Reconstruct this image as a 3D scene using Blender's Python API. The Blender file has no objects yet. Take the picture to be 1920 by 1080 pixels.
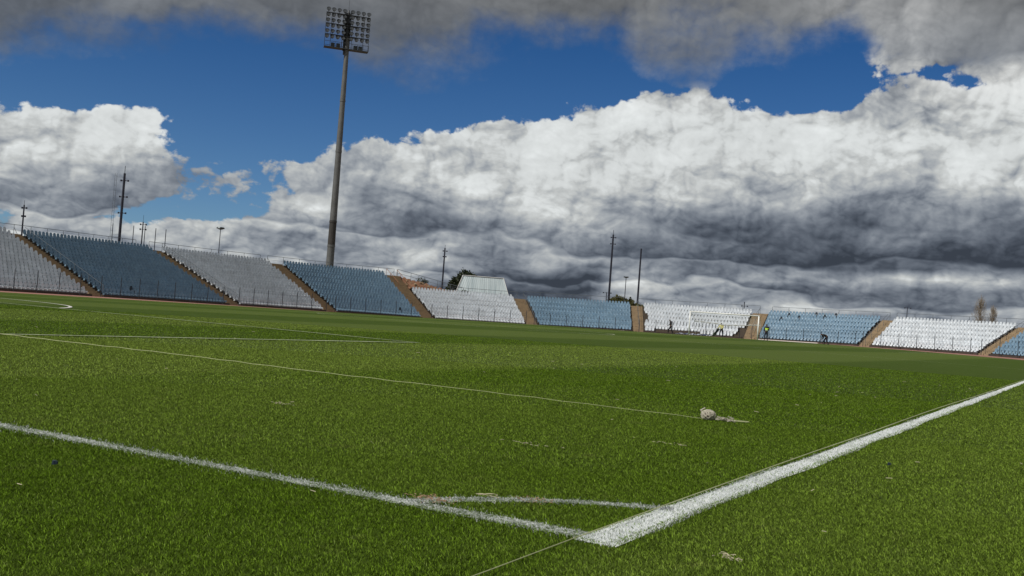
import bpy, math, random
import numpy as np
from mathutils import Vector, Matrix
random.seed(7); RNG = np.random.default_rng(11)
scene = bpy.context.scene
COL = scene.collection
R_ = math.radians

# ---------------------------------------------------------------- camera
CAM = (1.6036, -3.78237, 0.87214); YAW, PITCH, ROLL, FPX = 0.51143, 0.02394, 0.07481, 1948.83
cF = Vector((-math.sin(YAW)*math.cos(PITCH), math.cos(YAW)*math.cos(PITCH), math.sin(PITCH)))
cR0 = Vector((math.cos(YAW), math.sin(YAW), 0)); cU0 = cR0.cross(cF)
cR = math.cos(ROLL)*cR0 + math.sin(ROLL)*cU0; cU = -math.sin(ROLL)*cR0 + math.cos(ROLL)*cU0
cd = bpy.data.cameras.new('camera'); cam = bpy.data.objects.new('camera', cd); COL.objects.link(cam)
m3 = Matrix((cR, cU, -cF)).transposed().to_4x4(); m3.translation = Vector(CAM)
cam.matrix_world = m3
cd.sensor_width = 36; cd.lens = 36*FPX/1920; cd.clip_start = .05; cd.clip_end = 20000
scene.camera = cam

# ---------------------------------------------------------------- light, exposure
SUN_DIR = Vector((-.42, -.90, 1.12)).normalized()          # towards the sun: high, behind the left shoulder
sl = bpy.data.lights.new('sun', 'SUN'); sl.energy = 3.3; sl.angle = R_(.5); sl.color = (1, .965, .90)
so = bpy.data.objects.new('sun', sl); COL.objects.link(so)
so.rotation_euler = SUN_DIR.to_track_quat('Z', 'Y').to_euler(); so.location = (0, 0, 60)
scene.view_settings.view_transform = 'Standard'; scene.view_settings.look = 'None'
scene.view_settings.exposure = 0; scene.view_settings.gamma = 1; scene.view_settings.use_curve_mapping = False
scene.cycles.max_bounces = 6; scene.cycles.diffuse_bounces = 3; scene.cycles.transparent_max_bounces = 12

# ---------------------------------------------------------------- node helpers
class NT:
    def __init__(s, tree): s.t = tree; s.n = tree.nodes; s.l = tree.links
    def _in(s, sock, v):
        if v is None: return
        if hasattr(v, 'is_output') or isinstance(v, bpy.types.NodeSocket): s.l.new(v, sock)
        else: sock.default_value = v
    def node(s, typ, **kw):
        n = s.n.new(typ)
        for k, v in kw.items(): setattr(n, k, v)
        return n
    def math(s, op, a, b=None, c=None, clamp=False):
        n = s.node('ShaderNodeMath', operation=op); n.use_clamp = clamp
        for i, v in enumerate((a, b, c)): s._in(n.inputs[i], v)
        return n.outputs[0]
    def vmath(s, op, a, b=None, scale=None):
        n = s.node('ShaderNodeVectorMath', operation=op); s._in(n.inputs[0], a)
        if b is not None: s._in(n.inputs[1], b)
        if scale is not None: s._in(n.inputs['Scale'], scale)
        return n.outputs[0]
    def comb(s, x, y, z=0.0):
        n = s.node('ShaderNodeCombineXYZ')
        for i, v in enumerate((x, y, z)): s._in(n.inputs[i], v)
        return n.outputs[0]
    def sep(s, v):
        n = s.node('ShaderNodeSeparateXYZ'); s._in(n.inputs[0], v); return n.outputs
    def noise(s, vec, scale=1., detail=2., rough=.5, dist=0., col=False, dim='3D'):
        n = s.node('ShaderNodeTexNoise', noise_dimensions=dim); s._in(n.inputs['Vector'], vec)
        s._in(n.inputs['Scale'], scale); n.inputs['Detail'].default_value = detail
        n.inputs['Roughness'].default_value = rough; n.inputs['Distortion'].default_value = dist
        return n.outputs['Color' if col else 'Fac']
    def maprange(s, v, a, b, c=0., d=1., smooth=False, clamp=True):
        n = s.node('ShaderNodeMapRange', interpolation_type='SMOOTHSTEP' if smooth else 'LINEAR'); n.clamp = clamp
        for k, x in (('Value', v), ('From Min', a), ('From Max', b), ('To Min', c), ('To Max', d)): s._in(n.inputs[k], x)
        return n.outputs[0]
    def mix(s, f, a, b, blend='MIX', clampf=True):
        n = s.node('ShaderNodeMix', data_type='RGBA', blend_type=blend); n.clamp_factor = clampf
        s._in(n.inputs[0], f)
        for i, v in ((6, a), (7, b)):
            if isinstance(v, tuple) and len(v) == 3: v = v + (1.,)
            s._in(n.inputs[i], v)
        return n.outputs[2]

# ---------------------------------------------------------------- sky
SKY_EL=[0, 0.6, 1.1, 1.5, 1.9, 2.3, 2.7, 3.0, 3.3, 3.6, 3.9, 4.3, 5, 6, 7.2, 8.4, 9.6, 10.8, 12, 13.2, 14.4, 15.6, 16.8, 18, 20, 23]
SKY_C=[
 [1.0, 1.0, 1.0, 1.0, 1.0, 1.0, 1.0, 1.0, 1.0, 1.0, 1.0, 1.0, 1.0, 1.0, 1.0, 1.0, 1.0, 1.0, 1.0, 1.0, 1.0, 1.0, 1.0, 1.0, 1.0, 1.0, 1.0],
 [0.97, 0.98, 1.0, 1.0, 1.0, 1.0, 1.0, 1.0, 1.0, 1.0, 1.0, 1.0, 1.0, 1.0, 1.0, 1.0, 1.0, 1.0, 1.0, 1.0, 1.0, 1.0, 1.0, 1.0, 1.0, 1.0, 1.0],
 [0.93, 0.94, 0.97, 0.96, 0.97, 1.0, 1.0, 1.0, 1.0, 1.0, 1.0, 1.0, 1.0, 1.0, 1.0, 1.0, 1.0, 1.0, 1.0, 1.0, 1.0, 1.0, 1.0, 1.0, 1.0, 1.0, 1.0],
 [0.89, 0.91, 0.96, 0.91, 0.9, 0.99, 1.0, 1.0, 1.0, 1.0, 1.0, 1.0, 1.0, 1.0, 1.0, 1.0, 1.0, 1.0, 1.0, 1.0, 1.0, 1.0, 1.0, 1.0, 1.0, 1.0, 1.0],
 [0.8, 0.85, 0.94, 0.86, 0.83, 0.98, 1.0, 1.0, 1.0, 1.0, 1.0, 1.0, 1.0, 1.0, 1.0, 1.0, 1.0, 1.0, 1.0, 1.0, 1.0, 1.0, 1.0, 1.0, 1.0, 1.0, 1.0],
 [0.71, 0.76, 0.89, 0.81, 0.77, 0.98, 1.0, 1.0, 1.0, 1.0, 1.0, 1.0, 1.0, 1.0, 1.0, 1.0, 1.0, 1.0, 1.0, 1.0, 1.0, 1.0, 1.0, 1.0, 1.0, 1.0, 1.0],
 [0.61, 0.67, 0.85, 0.76, 0.68, 0.9, 1.0, 1.0, 1.0, 1.0, 1.0, 1.0, 1.0, 1.0, 1.0, 1.0, 1.0, 1.0, 1.0, 1.0, 1.0, 1.0, 1.0, 1.0, 1.0, 1.0, 1.0],
 [0.67, 0.6, 0.82, 0.73, 0.62, 0.76, 0.9, 0.99, 1.0, 1.0, 1.0, 1.0, 1.0, 1.0, 1.0, 1.0, 1.0, 1.0, 1.0, 1.0, 1.0, 1.0, 1.0, 1.0, 1.0, 1.0, 1.0],
 [0.77, 0.69, 0.8, 0.69, 0.55, 0.62, 0.78, 0.91, 1.0, 1.0, 1.0, 1.0, 1.0, 1.0, 1.0, 1.0, 1.0, 1.0, 1.0, 1.0, 1.0, 1.0, 1.0, 1.0, 1.0, 1.0, 1.0],
 [0.86, 0.78, 0.85, 0.7, 0.48, 0.48, 0.66, 0.84, 0.99, 1.0, 1.0, 1.0, 1.0, 1.0, 1.0, 1.0, 1.0, 1.0, 1.0, 1.0, 1.0, 1.0, 1.0, 1.0, 1.0, 1.0, 1.0],
 [0.95, 0.87, 0.89, 0.77, 0.51, 0.33, 0.53, 0.77, 0.99, 1.0, 1.0, 1.0, 1.0, 1.0, 1.0, 1.0, 1.0, 1.0, 1.0, 1.0, 1.0, 1.0, 1.0, 1.0, 1.0, 1.0, 1.0],
 [1.0, 0.99, 0.96, 0.86, 0.63, 0.36, 0.43, 0.67, 0.99, 1.0, 1.0, 1.0, 1.0, 1.0, 1.0, 1.0, 1.0, 1.0, 1.0, 1.0, 1.0, 1.0, 1.0, 1.0, 1.0, 1.0, 1.0],
 [1.0, 1.0, 1.0, 1.0, 0.83, 0.46, 0.44, 0.62, 0.95, 0.99, 1.0, 1.0, 1.0, 1.0, 1.0, 1.0, 1.0, 1.0, 1.0, 1.0, 1.0, 1.0, 1.0, 1.0, 1.0, 1.0, 1.0],
 [0.97, 0.99, 1.0, 1.0, 0.83, 0.46, 0.44, 0.56, 0.85, 0.96, 1.0, 1.0, 1.0, 1.0, 1.0, 1.0, 1.0, 1.0, 1.0, 1.0, 1.0, 1.0, 1.0, 1.0, 1.0, 1.0, 1.0],
 [0.82, 0.9, 0.99, 1.0, 0.78, 0.35, 0.38, 0.51, 0.66, 0.88, 0.98, 1.0, 1.0, 1.0, 1.0, 1.0, 1.0, 1.0, 1.0, 1.0, 1.0, 1.0, 1.0, 1.0, 1.0, 1.0, 1.0],
 [0.46, 0.59, 0.66, 0.72, 0.58, 0.2, 0.07, 0.11, 0.27, 0.61, 0.8, 0.89, 0.98, 1.0, 1.0, 1.0, 1.0, 1.0, 1.0, 1.0, 1.0, 1.0, 1.0, 1.0, 1.0, 1.0, 1.0],
 [0.24, 0.14, 0.19, 0.27, 0.24, 0.04, 0.02, 0.01, 0.04, 0.25, 0.41, 0.48, 0.83, 1.0, 1.0, 1.0, 1.0, 1.0, 1.0, 1.0, 1.0, 1.0, 1.0, 1.0, 1.0, 1.0, 1.0],
 [0.51, 0.39, 0.25, 0.11, 0.02, 0.0, 0.0, 0.0, 0.01, 0.03, 0.01, 0.07, 0.38, 0.6, 0.7, 0.84, 0.92, 0.9, 0.9, 0.92, 0.93, 0.97, 1.0, 1.0, 1.0, 1.0, 1.0],
 [0.81, 0.69, 0.53, 0.29, 0.12, 0.01, 0.02, 0.07, 0.09, 0.17, 0.19, 0.18, 0.14, 0.2, 0.28, 0.5, 0.65, 0.59, 0.52, 0.47, 0.42, 0.7, 0.96, 1.0, 1.0, 1.0, 0.98],
 [1.0, 0.95, 0.82, 0.52, 0.31, 0.26, 0.23, 0.28, 0.39, 0.57, 0.52, 0.39, 0.11, 0.0, 0.0, 0.15, 0.26, 0.33, 0.19, 0.07, 0.13, 0.28, 0.43, 0.55, 0.71, 0.76, 0.76],
 [1.0, 1.0, 1.0, 1.0, 0.9, 0.74, 0.63, 0.64, 0.71, 0.81, 0.76, 0.6, 0.24, 0.08, 0.04, 0.37, 0.59, 0.64, 0.44, 0.23, 0.09, 0.39, 0.68, 0.78, 0.86, 0.89, 0.9],
 [1.0, 1.0, 1.0, 1.0, 1.0, 1.0, 1.0, 1.0, 0.95, 0.95, 0.92, 0.81, 0.54, 0.47, 0.57, 0.68, 0.71, 0.6, 0.63, 0.57, 0.34, 0.64, 0.88, 0.96, 0.98, 0.99, 1.0],
 [1.0, 1.0, 1.0, 1.0, 1.0, 1.0, 1.0, 1.0, 1.0, 1.0, 1.0, 1.0, 1.0, 0.95, 0.93, 0.93, 0.85, 0.68, 0.82, 0.87, 0.77, 0.89, 0.97, 1.0, 1.0, 1.0, 1.0],
 [1.0, 1.0, 1.0, 1.0, 1.0, 1.0, 1.0, 1.0, 1.0, 1.0, 1.0, 1.0, 1.0, 1.0, 1.0, 1.0, 0.92, 0.76, 0.91, 1.0, 1.0, 1.0, 1.0, 1.0, 1.0, 1.0, 1.0],
 [1.0, 1.0, 1.0, 1.0, 1.0, 1.0, 1.0, 1.0, 1.0, 1.0, 1.0, 1.0, 1.0, 1.0, 1.0, 1.0, 0.9, 0.76, 0.92, 1.0, 1.0, 1.0, 1.0, 1.0, 1.0, 1.0, 1.0],
 [1.0, 1.0, 1.0, 1.0, 1.0, 1.0, 1.0, 1.0, 1.0, 1.0, 1.0, 1.0, 1.0, 1.0, 1.0, 1.0, 0.89, 0.77, 0.94, 1.0, 1.0, 1.0, 1.0, 1.0, 1.0, 1.0, 1.0]]
SKY_T=[
 [0.65, 0.65, 0.66, 0.65, 0.64, 0.62, 0.6, 0.56, 0.52, 0.53, 0.54, 0.55, 0.53, 0.52, 0.54, 0.53, 0.52, 0.52, 0.52, 0.52, 0.52, 0.52, 0.52, 0.52, 0.52, 0.52, 0.52],
 [0.69, 0.66, 0.64, 0.64, 0.65, 0.66, 0.65, 0.61, 0.55, 0.52, 0.49, 0.46, 0.44, 0.45, 0.55, 0.61, 0.61, 0.57, 0.54, 0.52, 0.52, 0.52, 0.52, 0.52, 0.52, 0.52, 0.52],
 [0.74, 0.72, 0.66, 0.64, 0.64, 0.66, 0.63, 0.61, 0.58, 0.56, 0.53, 0.46, 0.37, 0.28, 0.35, 0.5, 0.64, 0.63, 0.64, 0.62, 0.57, 0.54, 0.52, 0.52, 0.52, 0.52, 0.52],
 [0.78, 0.76, 0.68, 0.64, 0.64, 0.67, 0.63, 0.59, 0.56, 0.59, 0.57, 0.49, 0.41, 0.33, 0.31, 0.41, 0.62, 0.55, 0.56, 0.63, 0.64, 0.59, 0.56, 0.52, 0.52, 0.52, 0.52],
 [0.73, 0.75, 0.69, 0.63, 0.63, 0.68, 0.65, 0.6, 0.55, 0.62, 0.64, 0.57, 0.47, 0.38, 0.37, 0.46, 0.64, 0.52, 0.43, 0.51, 0.51, 0.54, 0.58, 0.52, 0.52, 0.53, 0.53],
 [0.68, 0.71, 0.68, 0.63, 0.63, 0.7, 0.67, 0.62, 0.57, 0.62, 0.66, 0.62, 0.56, 0.48, 0.46, 0.5, 0.66, 0.6, 0.54, 0.53, 0.44, 0.41, 0.47, 0.5, 0.52, 0.55, 0.55],
 [0.63, 0.66, 0.67, 0.61, 0.6, 0.7, 0.68, 0.63, 0.59, 0.62, 0.63, 0.59, 0.57, 0.54, 0.55, 0.52, 0.56, 0.59, 0.62, 0.64, 0.6, 0.53, 0.48, 0.51, 0.51, 0.53, 0.54],
 [0.61, 0.62, 0.66, 0.6, 0.58, 0.67, 0.68, 0.64, 0.6, 0.61, 0.62, 0.57, 0.55, 0.53, 0.55, 0.52, 0.48, 0.53, 0.54, 0.57, 0.64, 0.65, 0.57, 0.64, 0.58, 0.54, 0.52],
 [0.6, 0.61, 0.65, 0.59, 0.57, 0.65, 0.67, 0.65, 0.61, 0.61, 0.6, 0.55, 0.53, 0.53, 0.55, 0.52, 0.45, 0.48, 0.47, 0.44, 0.49, 0.54, 0.58, 0.78, 0.68, 0.59, 0.57],
 [0.58, 0.59, 0.62, 0.58, 0.55, 0.62, 0.66, 0.66, 0.63, 0.6, 0.58, 0.52, 0.52, 0.52, 0.55, 0.51, 0.45, 0.46, 0.44, 0.36, 0.33, 0.37, 0.43, 0.59, 0.63, 0.62, 0.63],
 [0.57, 0.58, 0.58, 0.55, 0.53, 0.6, 0.65, 0.66, 0.65, 0.59, 0.55, 0.51, 0.5, 0.51, 0.55, 0.51, 0.44, 0.44, 0.41, 0.35, 0.32, 0.3, 0.28, 0.36, 0.44, 0.47, 0.53],
 [0.59, 0.56, 0.54, 0.52, 0.51, 0.56, 0.63, 0.67, 0.68, 0.56, 0.51, 0.49, 0.53, 0.55, 0.56, 0.5, 0.42, 0.41, 0.38, 0.34, 0.32, 0.32, 0.33, 0.31, 0.31, 0.31, 0.32],
 [0.69, 0.65, 0.59, 0.51, 0.46, 0.49, 0.59, 0.66, 0.7, 0.55, 0.45, 0.46, 0.58, 0.65, 0.66, 0.58, 0.47, 0.41, 0.37, 0.34, 0.34, 0.37, 0.41, 0.35, 0.33, 0.33, 0.33],
 [0.67, 0.71, 0.79, 0.77, 0.66, 0.53, 0.57, 0.64, 0.7, 0.62, 0.58, 0.6, 0.69, 0.77, 0.77, 0.7, 0.58, 0.5, 0.45, 0.41, 0.4, 0.44, 0.5, 0.41, 0.38, 0.37, 0.37],
 [0.69, 0.66, 0.82, 0.86, 0.81, 0.68, 0.58, 0.59, 0.65, 0.67, 0.7, 0.75, 0.82, 0.86, 0.85, 0.83, 0.79, 0.72, 0.66, 0.6, 0.61, 0.6, 0.6, 0.56, 0.52, 0.51, 0.5],
 [0.8, 0.8, 0.82, 0.84, 0.84, 0.79, 0.65, 0.63, 0.68, 0.73, 0.77, 0.83, 0.85, 0.87, 0.86, 0.85, 0.84, 0.84, 0.81, 0.78, 0.8, 0.76, 0.71, 0.76, 0.75, 0.74, 0.74],
 [0.67, 0.79, 0.8, 0.81, 0.79, 0.78, 0.71, 0.68, 0.7, 0.74, 0.8, 0.86, 0.84, 0.84, 0.85, 0.85, 0.85, 0.86, 0.87, 0.87, 0.85, 0.82, 0.81, 0.85, 0.84, 0.83, 0.83],
 [0.38, 0.39, 0.51, 0.62, 0.66, 0.6, 0.58, 0.57, 0.6, 0.64, 0.73, 0.81, 0.82, 0.83, 0.84, 0.84, 0.84, 0.85, 0.86, 0.86, 0.84, 0.8, 0.79, 0.84, 0.83, 0.83, 0.83],
 [0.38, 0.38, 0.37, 0.37, 0.36, 0.4, 0.42, 0.42, 0.39, 0.38, 0.43, 0.52, 0.69, 0.77, 0.79, 0.78, 0.78, 0.79, 0.82, 0.82, 0.71, 0.69, 0.73, 0.8, 0.8, 0.8, 0.8],
 [0.36, 0.37, 0.38, 0.39, 0.38, 0.37, 0.37, 0.38, 0.38, 0.37, 0.38, 0.4, 0.52, 0.6, 0.64, 0.58, 0.51, 0.44, 0.54, 0.63, 0.63, 0.66, 0.71, 0.8, 0.76, 0.74, 0.73],
 [0.36, 0.37, 0.38, 0.41, 0.41, 0.39, 0.38, 0.39, 0.4, 0.39, 0.39, 0.39, 0.4, 0.41, 0.42, 0.41, 0.41, 0.42, 0.44, 0.47, 0.49, 0.54, 0.56, 0.52, 0.46, 0.42, 0.4],
 [0.36, 0.37, 0.38, 0.41, 0.41, 0.4, 0.38, 0.39, 0.4, 0.4, 0.41, 0.41, 0.41, 0.41, 0.41, 0.42, 0.42, 0.43, 0.44, 0.46, 0.49, 0.53, 0.54, 0.5, 0.47, 0.47, 0.48],
 [0.36, 0.37, 0.39, 0.41, 0.41, 0.39, 0.38, 0.39, 0.4, 0.4, 0.41, 0.42, 0.42, 0.41, 0.4, 0.41, 0.42, 0.43, 0.45, 0.48, 0.53, 0.53, 0.53, 0.5, 0.48, 0.47, 0.47],
 [0.36, 0.37, 0.39, 0.42, 0.41, 0.39, 0.38, 0.39, 0.4, 0.4, 0.41, 0.42, 0.42, 0.41, 0.4, 0.41, 0.42, 0.43, 0.45, 0.48, 0.54, 0.53, 0.51, 0.5, 0.47, 0.47, 0.47],
 [0.36, 0.37, 0.39, 0.42, 0.41, 0.39, 0.38, 0.39, 0.4, 0.4, 0.41, 0.42, 0.42, 0.41, 0.4, 0.41, 0.42, 0.43, 0.45, 0.49, 0.54, 0.53, 0.51, 0.5, 0.47, 0.47, 0.47],
 [0.36, 0.37, 0.39, 0.42, 0.4, 0.39, 0.38, 0.4, 0.4, 0.4, 0.41, 0.42, 0.42, 0.41, 0.4, 0.42, 0.42, 0.43, 0.45, 0.49, 0.54, 0.52, 0.51, 0.49, 0.47, 0.47, 0.47]]
def build_world():
    w = bpy.data.worlds.new('World'); scene.world = w; w.use_nodes = True
    t = NT(w.node_tree); t.n.clear()
    gen = t.node('ShaderNodeTexCoord').outputs['Generated']
    x, y, z = t.sep(gen)
    az = t.math('MULTIPLY', t.math('ARCTAN2', x, y), 57.29578)
    el = t.math('MULTIPLY', t.math('ARCSINE', z), 57.29578)
    elc = t.math('MAXIMUM', el, 0.)
    lw = t.math('ADD', elc, t.math('MULTIPLY', t.math('LOGARITHM', t.math('ADD', t.math('DIVIDE', elc, 2.5), 1.), math.e), 3.6))
    P = t.comb(az, lw, 0.)
    # billows: sum of |2n-1| octaves, evaluated here and a step towards the sun
    g = bpy.data.node_groups.new('billow', 'ShaderNodeTree')
    g.interface.new_socket('P', in_out='INPUT', socket_type='NodeSocketVector')
    g.interface.new_socket('H', in_out='OUTPUT', socket_type='NodeSocketFloat')
    gt = NT(g); gi = gt.node('NodeGroupInput'); go = gt.node('NodeGroupOutput')
    wn = gt.noise(gi.outputs[0], .42, 3., .5, col=True)
    Pw = gt.vmath('ADD', gi.outputs[0], gt.vmath('SCALE', gt.vmath('SUBTRACT', wn, (.5, .5, .5)), scale=2.2))
    tot = None; amp = 1.; ssum = 0; f = .17
    for i in range(5):
        v = gt.node('ShaderNodeTexVoronoi', voronoi_dimensions='2D', feature='F1')
        gt.l.new(gt.vmath('ADD', Pw, (13.1*i, 7.7*i, 0.)), v.inputs['Vector']); v.inputs['Scale'].default_value = f
        d = v.outputs['Distance']
        b = gt.math('MULTIPLY', gt.math('MULTIPLY_ADD', gt.math('MULTIPLY', d, d), -1.5, .95), amp)
        tot = b if tot is None else gt.math('ADD', tot, b)
        ssum += amp; amp *= .60; f *= 2.05
    sm = gt.noise(gi.outputs[0], .5, 6., .58)
    tot = gt.math('ADD', gt.math('MULTIPLY', gt.math('DIVIDE', tot, ssum), .72), gt.math('MULTIPLY', sm, .42))
    gt.l.new(gt.math('SUBTRACT', tot, .12), go.inputs[0])
    def H(p):
        n = t.node('ShaderNodeGroup'); n.node_tree = g; t.l.new(p, n.inputs[0]); return n.outputs[0]
    h0 = H(P); h1 = H(t.vmath('ADD', P, (-.22, .34, 0.))); h2 = H(t.vmath('ADD', P, (-.8, 1.3, 0.)))
    # warped lookup of where the cloud banks stand and how bright they are
    wc = t.vmath('SUBTRACT', t.noise(P, .30, 2.5, .45, col=True), (.5, .5, .5))
    wx, wy, _ = t.sep(wc)
    amp = t.maprange(elc, 2., 11., .14, 1.)
    azw = t.math('MULTIPLY_ADD', t.math('MULTIPLY', wx, 3.6), 1., az)
    elw = t.math('ADD', el, t.math('MULTIPLY', t.math('MULTIPLY', wy, 2.6), amp))
    u = t.math('DIVIDE', t.math('ADD', azw, 58.), 58., clamp=True)
    cu = t.comb(u, u, u)
    prev = None
    for i, e in enumerate(SKY_EL):
        c = t.node('ShaderNodeRGBCurve'); c.inputs['Fac'].default_value = 1.
        mp = c.mapping; mp.use_clip = True
        for ci, tab in ((0, SKY_C[i]), (1, SKY_T[i])):
            cv = mp.curves[ci]; n = len(tab)
            cv.points[0].location = (0, tab[0]); cv.points[1].location = (1, tab[-1])
            for k in range(1, n-1): cv.points.new(k/(n-1), tab[k])
        mp.update(); t.l.new(cu, c.inputs['Color'])
        o = c.outputs[0]
        if prev is None: prev = o
        else: prev = t.mix(t.maprange(elw, SKY_EL[i-1], e, smooth=False), prev, o)
    cC, cT, _ = t.sep(prev)
    # cover
    top = t.math('MULTIPLY', t.maprange(cT, .48, .62, 1., 0., smooth=True), t.maprange(el, 8.5, 11.5))
    soft = t.maprange(top, 0., 1., .05, .36)
    dens = t.math('ADD', cC, t.math('MULTIPLY', t.math('SUBTRACT', h0, .66), t.maprange(top, 0., 1., .85, .40)))
    fine = t.noise(P, 1.6, 6., .62)
    dens = t.math('ADD', dens, t.math('MULTIPLY', t.math('SUBTRACT', fine, .5), t.maprange(top, 0., 1., .30, .30)))
    alpha = t.maprange(dens, t.math('SUBTRACT', .44, soft), t.math('ADD', .44, soft), smooth=True)
    # relief lit from the upper left
    sh = t.math('ADD', t.math('MULTIPLY', t.math('SUBTRACT', h0, h1), .95), t.math('MULTIPLY', t.math('SUBTRACT', h0, h2), .62))
    fog = t.noise(P, .30, 2., .4)
    sh = t.math('ADD', sh, t.math('MULTIPLY', t.math('SUBTRACT', fog, .5), .38))
    sh = t.math('MULTIPLY', sh, t.maprange(top, 0., 1., 1., .30))
    sh = t.math('MULTIPLY', sh, t.maprange(el, 2., 10., .75, 1.))
    sh = t.math('MULTIPLY', sh, t.maprange(cT, .3, .7, .42, .66))
    # decks of cloud seen edge on near the horizon: bright tops over dark flat bases
    dn = t.noise(t.comb(t.math('MULTIPLY', az, .13), t.math('MULTIPLY', lw, .20)), 1., 3., .5)
    ph = t.math('ADD', t.math('DIVIDE', lw, 2.9), t.math('ADD', t.math('MULTIPLY', dn, 2.4), t.math('MULTIPLY', h0, .55)))
    saw = t.math('FRACT', ph)
    saw = t.math('MULTIPLY', saw, t.maprange(saw, 1., .88, 0., 1.))
    sh = t.math('ADD', sh, t.math('MULTIPLY', t.math('SUBTRACT', saw, .42), t.maprange(el, 3., 6.5, .26, .0)))
    lim = t.math('ADD', cT, sh)
    lim = t.math('MINIMUM', t.math('MAXIMUM', lim, .27), t.math('ADD', .84, t.math('MULTIPLY', sh, .35)))
    lin = t.math('POWER', lim, 2.25)
    cool = t.mix(t.maprange(lim, .25, .75), (.80, 1.0, 1.36), (.96, 1.0, 1.0))
    warm = t.mix(t.maprange(lim, .25, .75), (.93, 1.0, 1.09), (1.0, 1.0, .98))
    tint = t.mix(t.maprange(el, 11., 17.), cool, warm)
    cloud = t.vmath('SCALE', tint, scale=t.math('MULTIPLY', lin, t.maprange(top, 0., 1., 1., 1.22)))
    sky = t.node('ShaderNodeTexSky', sky_type='NISHITA'); sky.sun_disc = False
    sky.sun_elevation = math.asin(SUN_DIR.z); sky.sun_rotation = math.atan2(SUN_DIR.x, SUN_DIR.y)
    sky.altitude = 1400; sky.air_density = 1.; sky.dust_density = .3; sky.ozone_density = 2.5
    deep = t.mix(t.maprange(el, 2., 20.), (.36, .50, .66), (.065, .29, .54))
    skyc = t.mix(1., sky.outputs[0], deep, 'MULTIPLY')
    S = .1
    bgcol = t.mix(alpha, skyc, t.vmath('SCALE', cloud, scale=1./S))
    bg = t.node('ShaderNodeBackground'); t.l.new(bgcol, bg.inputs[0]); bg.inputs[1].default_value = S
    out = t.node('ShaderNodeOutputWorld'); t.l.new(bg.outputs[0], out.inputs[0])
    w.cycles.sampling_method = 'MANUAL'; w.cycles.sample_map_resolution = 512
build_world()

# ---------------------------------------------------------------- mesh helpers
class MB:
    """collects vertices and faces of ONE mesh object"""
    def __init__(s): s.v = []; s.f = []; s.mi = []
    def add(s, vs, fs, mi=0):
        o = len(s.v); s.v.extend([tuple(v) for v in vs]); s.f.extend([tuple(i+o for i in f) for f in fs]); s.mi.extend([mi]*len(fs))
    def box(s, c, sz, rot=None, mi=0):
        hx, hy, hz = [q/2 for q in sz]; vs = []
        for dz in (-hz, hz):
            for dx, dy in ((-hx, -hy), (hx, -hy), (hx, hy), (-hx, hy)):
                v = Vector((dx, dy, dz))
                if rot is not None: v = rot @ v
                vs.append(v + Vector(c))
        s.add(vs, [(3, 2, 1, 0), (4, 5, 6, 7), (0, 1, 5, 4), (1, 2, 6, 5), (2, 3, 7, 6), (3, 0, 4, 7)], mi)
    def tube(s, pts, r, n=8, mi=0, cap=True):
        pts = [Vector(p) for p in pts]; k = len(pts)
        rs = r if isinstance(r, (list, tuple)) else [r]*k
        vs = []; ref = None
        for i, p in enumerate(pts):
            d = (pts[min(i+1, k-1)] - pts[max(i-1, 0)]).normalized()
            if ref is None: ref = Vector((0, 0, 1)) if abs(d.z) < .9 else Vector((1, 0, 0))
            a = d.cross(ref).normalized(); b = a.cross(d).normalized(); ref = b if abs(b.dot(d)) < .9 else ref
            for j in range(n):
                t = 2*math.pi*j/n; vs.append(p + (a*math.cos(t) + b*math.sin(t))*rs[i])
        fs = [(i*n+j, i*n+(j+1) % n, (i+1)*n+(j+1) % n, (i+1)*n+j) for i in range(k-1) for j in range(n)]
        if cap: fs += [tuple(range(n))[::-1], tuple((k-1)*n+j for j in range(n))]
        s.add(vs, fs, mi)
    def build(s, name, mats, parent=None, smooth=False):
        me = bpy.data.meshes.new(name); me.from_pydata(s.v, [], s.f)
        for m in (mats if isinstance(mats, (list, tuple)) else [mats]): me.materials.append(m)
        if any(s.mi): me.polygons.foreach_set('material_index', s.mi)
        if smooth: me.polygons.foreach_set('use_smooth', [True]*len(s.f))
        me.update(); o = bpy.data.objects.new(name, me); COL.objects.link(o)
        if parent is not None: o.parent = parent
        return o

def empty(name, loc=(0, 0, 0), rz=0.):
    o = bpy.data.objects.new(name, None); COL.objects.link(o); o.location = loc; o.rotation_euler = (0, 0, rz)
    o.empty_display_size = .3; return o
def tag(o, label=None, cat=None, group=None, kind=None):
    if label: o['label'] = label
    if cat: o['category'] = cat
    if group: o['group'] = group
    if kind: o['kind'] = kind
    return o
def bulk(name, V, F, mats, rnd=None, mi=None, parent=None):
    """numpy mesh; F is (n,3) or (n,4)"""
    me = bpy.data.meshes.new(name); k = F.shape[1]
    me.vertices.add(len(V)); me.vertices.foreach_set('co', np.asarray(V, np.float32).ravel())
    me.loops.add(F.size); me.loops.foreach_set('vertex_index', F.astype(np.int32).ravel())
    me.polygons.add(len(F)); me.polygons.foreach_set('loop_start', np.arange(0, F.size, k, dtype=np.int32))
    me.polygons.foreach_set('loop_total', np.full(len(F), k, np.int32))
    for m in mats: me.materials.append(m)
    if mi is not None: me.polygons.foreach_set('material_index', mi.astype(np.int32))
    me.update(calc_edges=True)
    if rnd is not None:
        a = me.attributes.new('rnd', 'FLOAT', 'POINT'); a.data.foreach_set('value', rnd.astype(np.float32))
    o = bpy.data.objects.new(name, me); COL.objects.link(o)
    if parent is not None: o.parent = parent
    return o

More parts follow.
